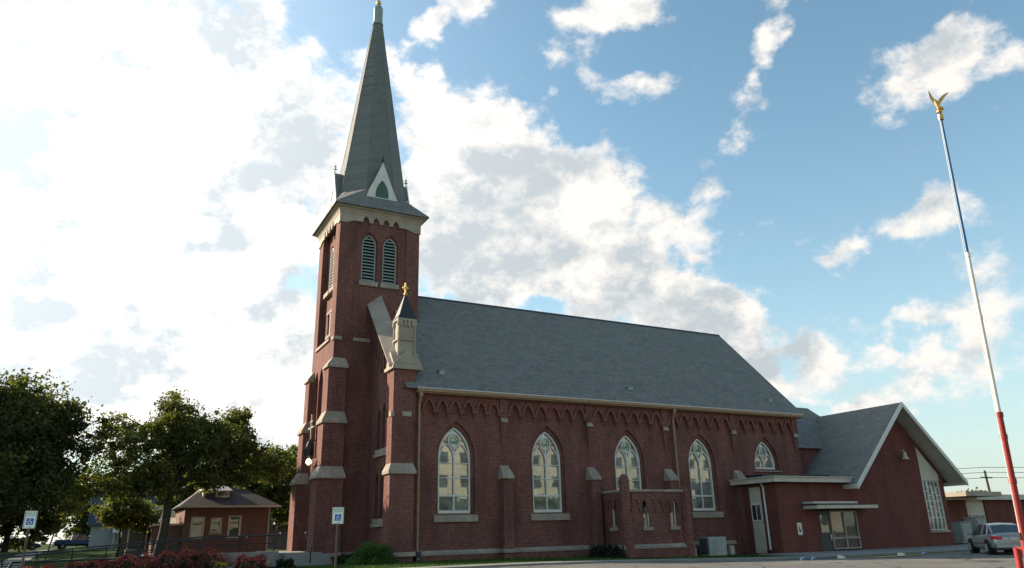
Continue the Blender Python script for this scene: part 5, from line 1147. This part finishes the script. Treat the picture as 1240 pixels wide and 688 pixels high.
# ------------------------------------------------------------------ vehicles
def sedan(name, loc, rz, paintm, label, pickup=False, cat='car'):
    """built along +x (nose at +x), 4.8 m long"""
    t = thing(name, loc, label, cat); t.rotation_euler = (0, 0, rz)
    def B(mb, nm, mat, par=None, **k):
        # parts are modelled in the car's own frame, so cancel the parent offset
        off = t.location; mb.v = [(a+off.x, b+off.y, c+off.z) for a, b, c in mb.v]; o = mb.build(nm, mat, par or t, **k); return o
    # body stations: x, half width, z_bottom, z_belt
    if not pickup:
        S = [(-2.38, .70, .42, .80), (-2.30, .84, .30, .98), (-2.0, .90, .22, 1.02), (-1.4, .92, .20, 1.0), (0, .93, .20, .95), (1.0, .92, .20, .92), (1.6, .90, .20, .86), (2.1, .84, .24, .76), (2.38, .62, .34, .60)]
    else:
        S = [(-2.7, .90, .50, 1.05), (-2.6, .95, .42, 1.08), (-1.4, .97, .38, 1.08), (0, .98, .36, 1.12), (1.2, .98, .36, 1.10), (2.2, .94, .38, 1.02), (2.65, .82, .42, .92)]
    rings = []
    for x, w, zb, zt in S:
        zm = (zb+zt)/2; rings.append([(x, -w*.86, zb), (x, -w, zb+.14), (x, -w*1.0, zm), (x, -w*.95, zt-.10), (x, -w*.82, zt), (x, 0, zt+.03), (x, w*.82, zt), (x, w*.95, zt-.10), (x, w, zm), (x, w, zb+.14), (x, w*.86, zb), (x, 0, zb-.02)])
    o = B(MB().loft(rings), 'body', paintm, smooth=True)
    sub = o.modifiers.new('s', 'SUBSURF'); sub.levels = sub.render_levels = 2
    # greenhouse: dark glass shell, roof skin and pillars
    if not pickup: G0 = [(-2.0, .74, .98), (-1.25, .62, 1.36), (-.45, .60, 1.44), (.35, .60, 1.41), (1.35, .74, .93)]
    else: G0 = [(-.75, .80, 1.10), (-.6, .70, 1.72), (.1, .68, 1.80), (.8, .68, 1.74), (1.5, .80, 1.10)]
    zb = .90 if not pickup else 1.05
    gr = [[(x, -max(w+.12, .80), zb), (x, -w, z), (x, 0, z+.03), (x, w, z), (x, max(w+.12, .80), zb)] for x, w, z in G0]
    gl = B(MB().loft(gr), 'windows', M['dglass'])
    rp = [(x, w, z) for x, w, z in G0[1:4]]; rr = [[(x, -w-.03, z-.04), (x, -w, z+.025), (x, 0, z+.06), (x, w, z+.025), (x, w+.03, z-.04)] for x, w, z in rp]
    B(MB().loft(rr), 'roof', paintm, smooth=True)
    for s in (-1, 1):
        pm = MB()
        P = [(x, s*(w+.015), z+.01) for x, w, z in G0]
        bs = [(x, s*(max(w+.12, .80)+.01), zb) for x, w, z in G0]
        pm.tube([P[0], P[1]], .045, 6); pm.tube([P[3], P[4]], .035, 6)
        pm.tube([P[2], (P[2][0]-.02, s*.83, zb)], .035, 6); pm.tube([P[1], P[2], P[3]], .03, 6)
        if not pickup: pm.tube([(P[1][0]+.12, P[1][1], P[1][2]), (P[1][0]-.25, s*.84, zb)], .06, 6)
        B(pm, 'pillars', paintm)
    xr = S[0][0]
    for s in (-1, 1):
        zt = .80 if not pickup else .9
        B(MB().loft([[(xr-.0, s*.46, zt-.09), (xr-.0, s*.74, zt-.08), (xr-.0, s*.76, zt+.08), (xr-.0, s*.46, zt+.06)], [(xr+.25, s*.46, zt-.09), (xr+.30, s*.90, zt-.08), (xr+.32, s*.89, zt+.10), (xr+.25, s*.46, zt+.08)]]), 'tail_light', paint('red lamp lens', (.45, .012, .012), .15, 0, .6), bevel=.02)
        B(MB().cbox((S[-1][0]-.14, s*.62, .62 if not pickup else .8), (.12, .16, .07)), 'headlight', M['glass'], bevel=.02)
        B(MB().cbox((1.0, s*.99, .98 if not pickup else 1.2), (.08, .10, .07)), 'mirror', paintm, bevel=.02)
        for xx in ((-.35, .5) if not pickup else (.3,)): B(MB().cbox((xx, s*.945, .80), (.09, .015, .015)), 'door_handle', paintm)
        B(MB().box(-2.0, s*.925-.012, .50, 1.9, s*.925+.012, .54), 'side_moulding', M['dark'])
    B(MB().cbox((xr-.03, 0, .42), (.10, .80, .10)), 'rear_bumper', paintm, bevel=.04)
    B(MB().cbox((xr-.035, 0, .74), (.012, .16, .075)), 'number_plate', M['offwhite'])
    B(MB().cbox((xr-.02, 0, .92), (.02, .42, .02)), 'boot_lip', paintm)
    for x in ((-1.42, 1.42) if not pickup else (-1.65, 1.65)):
        for s in (-1, 1):
            y = s*.80; r = .33 if not pickup else .39
            B(MB().lathe([(r+.06, -.16), (r+.06, .17)], (x, y, r), 20, 0, 'y'), 'wheel_arch', M['void'])
            wl = B(MB().lathe([(r*.6, -.11), (r*.92, -.12), (r, -.07), (r, .07), (r*.92, .12), (r*.6, .11)], (x, y+s*.07, r), 24, 0, 'y'), 'tyre', paint('tyre rubber', (.02, .02, .02), .9))
            rm = MB().lathe([(r*.62, -.02), (r*.62, .02)], (x, y+s*.16, r), 20, 0, 'y')
            for k in range(6):
                a = k*pi/3; rm.tube([(x, y+s*.19, r), (x+r*.55*cos(a), y+s*.185, r+r*.55*sin(a))], .03, 5)
            B(rm, 'rim', M['louver'], wl)
    if pickup:
        B(MB().box(-2.5, -.78, 1.085, -.85, .78, 1.16), 'bed_liner', M['dark'])
    return t
SILV = noise_mat('silver car paint', (.30, .31, .31), (.36, .37, .37), 2, .32, metallic=.6, spec=.5)
# heading: nose away from the viewer and to the left of the tail
sedan('sedan', (40.8, 23.9, gz(40.8, 23.9)), radians(46), SILV, 'silver four-door sedan parked beside the hall, seen from behind')
sedan('sedan', (47.6, 21.2, gz(47.6, 21.2)), radians(56), paint('dark red car paint', (.16, .012, .014), .3, .3), 'dark red car mostly hidden behind the flagpole at the right edge')
sedan('pickup_truck', (-2.9, 118, gz(-2.9, 118)), radians(8), paint('dark blue car paint', (.012, .03, .085), .3, .3), 'dark blue pickup truck parked on the street below the white gabled house', pickup=True, cat='pickup truck')
sedan('sedan', (-9.2, 118, gz(-9.2, 118)), radians(5), paint('navy car paint', (.012, .016, .035), .3, .3), 'dark car parked left of the blue pickup truck')

# wheel stops and painted marks on the lot
WB = noise_mat('chipped blue paint', (.02, .09, .28), (.05, .16, .36), 14, .6, big=(6, (.25, .25, .22), .4)); YP = noise_mat('worn yellow paint', (.48, .28, .07), (.55, .34, .10), 9, .8, big=(2.5, (.2, .17, .12), .4))
ws = [(31.3, 28.2, WB, 'blue and white painted wheel stop nearest the lawn'), (33.0, 29.0, WB, 'blue and white painted wheel stop in front of the hall notice'), (34.6, 28.6, M['white'], 'white painted wheel stop at the left end of the yellow marking'), (39.9, 28.9, M['white'], 'white painted wheel stop at the right end of the yellow marking'), (43.2, 29.8, WB, 'blue and white painted wheel stop just left of the silver sedan')]
for x, y, m, lab in ws:
    z = gz(x, y); a = atan2(y, x)+.12; c, s = cos(a), sin(a)
    t = thing('wheel_stop', (x, y, z), lab, 'wheel stop', 'wheel stops along the lot')
    P = lambda u, w, v: (x+u*c-w*s, y+u*s+w*c, z+v)
    mb = MB().loft([[P(u, -.11, 0), P(u, -.06, .13), P(u, .06, .13), P(u, .11, 0)] for u in (-.9, .9)]); mb.build('block', m, t, bevel=.012)
    MB().loft([[P(u, -.115, 0), P(u, -.064, .134), P(u, .064, .134), P(u, .115, 0)] for u in (-.35, .1)]).build('white_band', M['white'], t)
ky = MB()
n = 12
for i in range(n):
    x0_, x1_ = 34.6+i*.55, 34.6+(i+1)*.55
    ky.add([(x0_, 25.6+.1*i, gz(x0_, 25.6+.1*i)+.03), (x1_, 25.7+.1*i, gz(x1_, 25.7+.1*i)+.03), (x1_, 28.9+.12*i, gz(x1_, 28.9+.12*i)+.03), (x0_, 28.8+.12*i, gz(x0_, 28.8+.12*i)+.03)], [(0, 1, 2, 3)])
ky.build('yellow_marking', YP, kind='structure')
ky = MB()
for x in (29.5, 32.6, 41.5, 44.5): ky.add([(x, 25.5, gz(x, 25.5)+.03), (x+.1, 25.5, gz(x, 25.5)+.03), (x+.1, 31.5, gz(x, 31.5)+.03), (x, 31.5, gz(x, 31.5)+.03)], [(0, 1, 2, 3)])
ky.build('bay_marking', M['offwhite'], kind='structure')
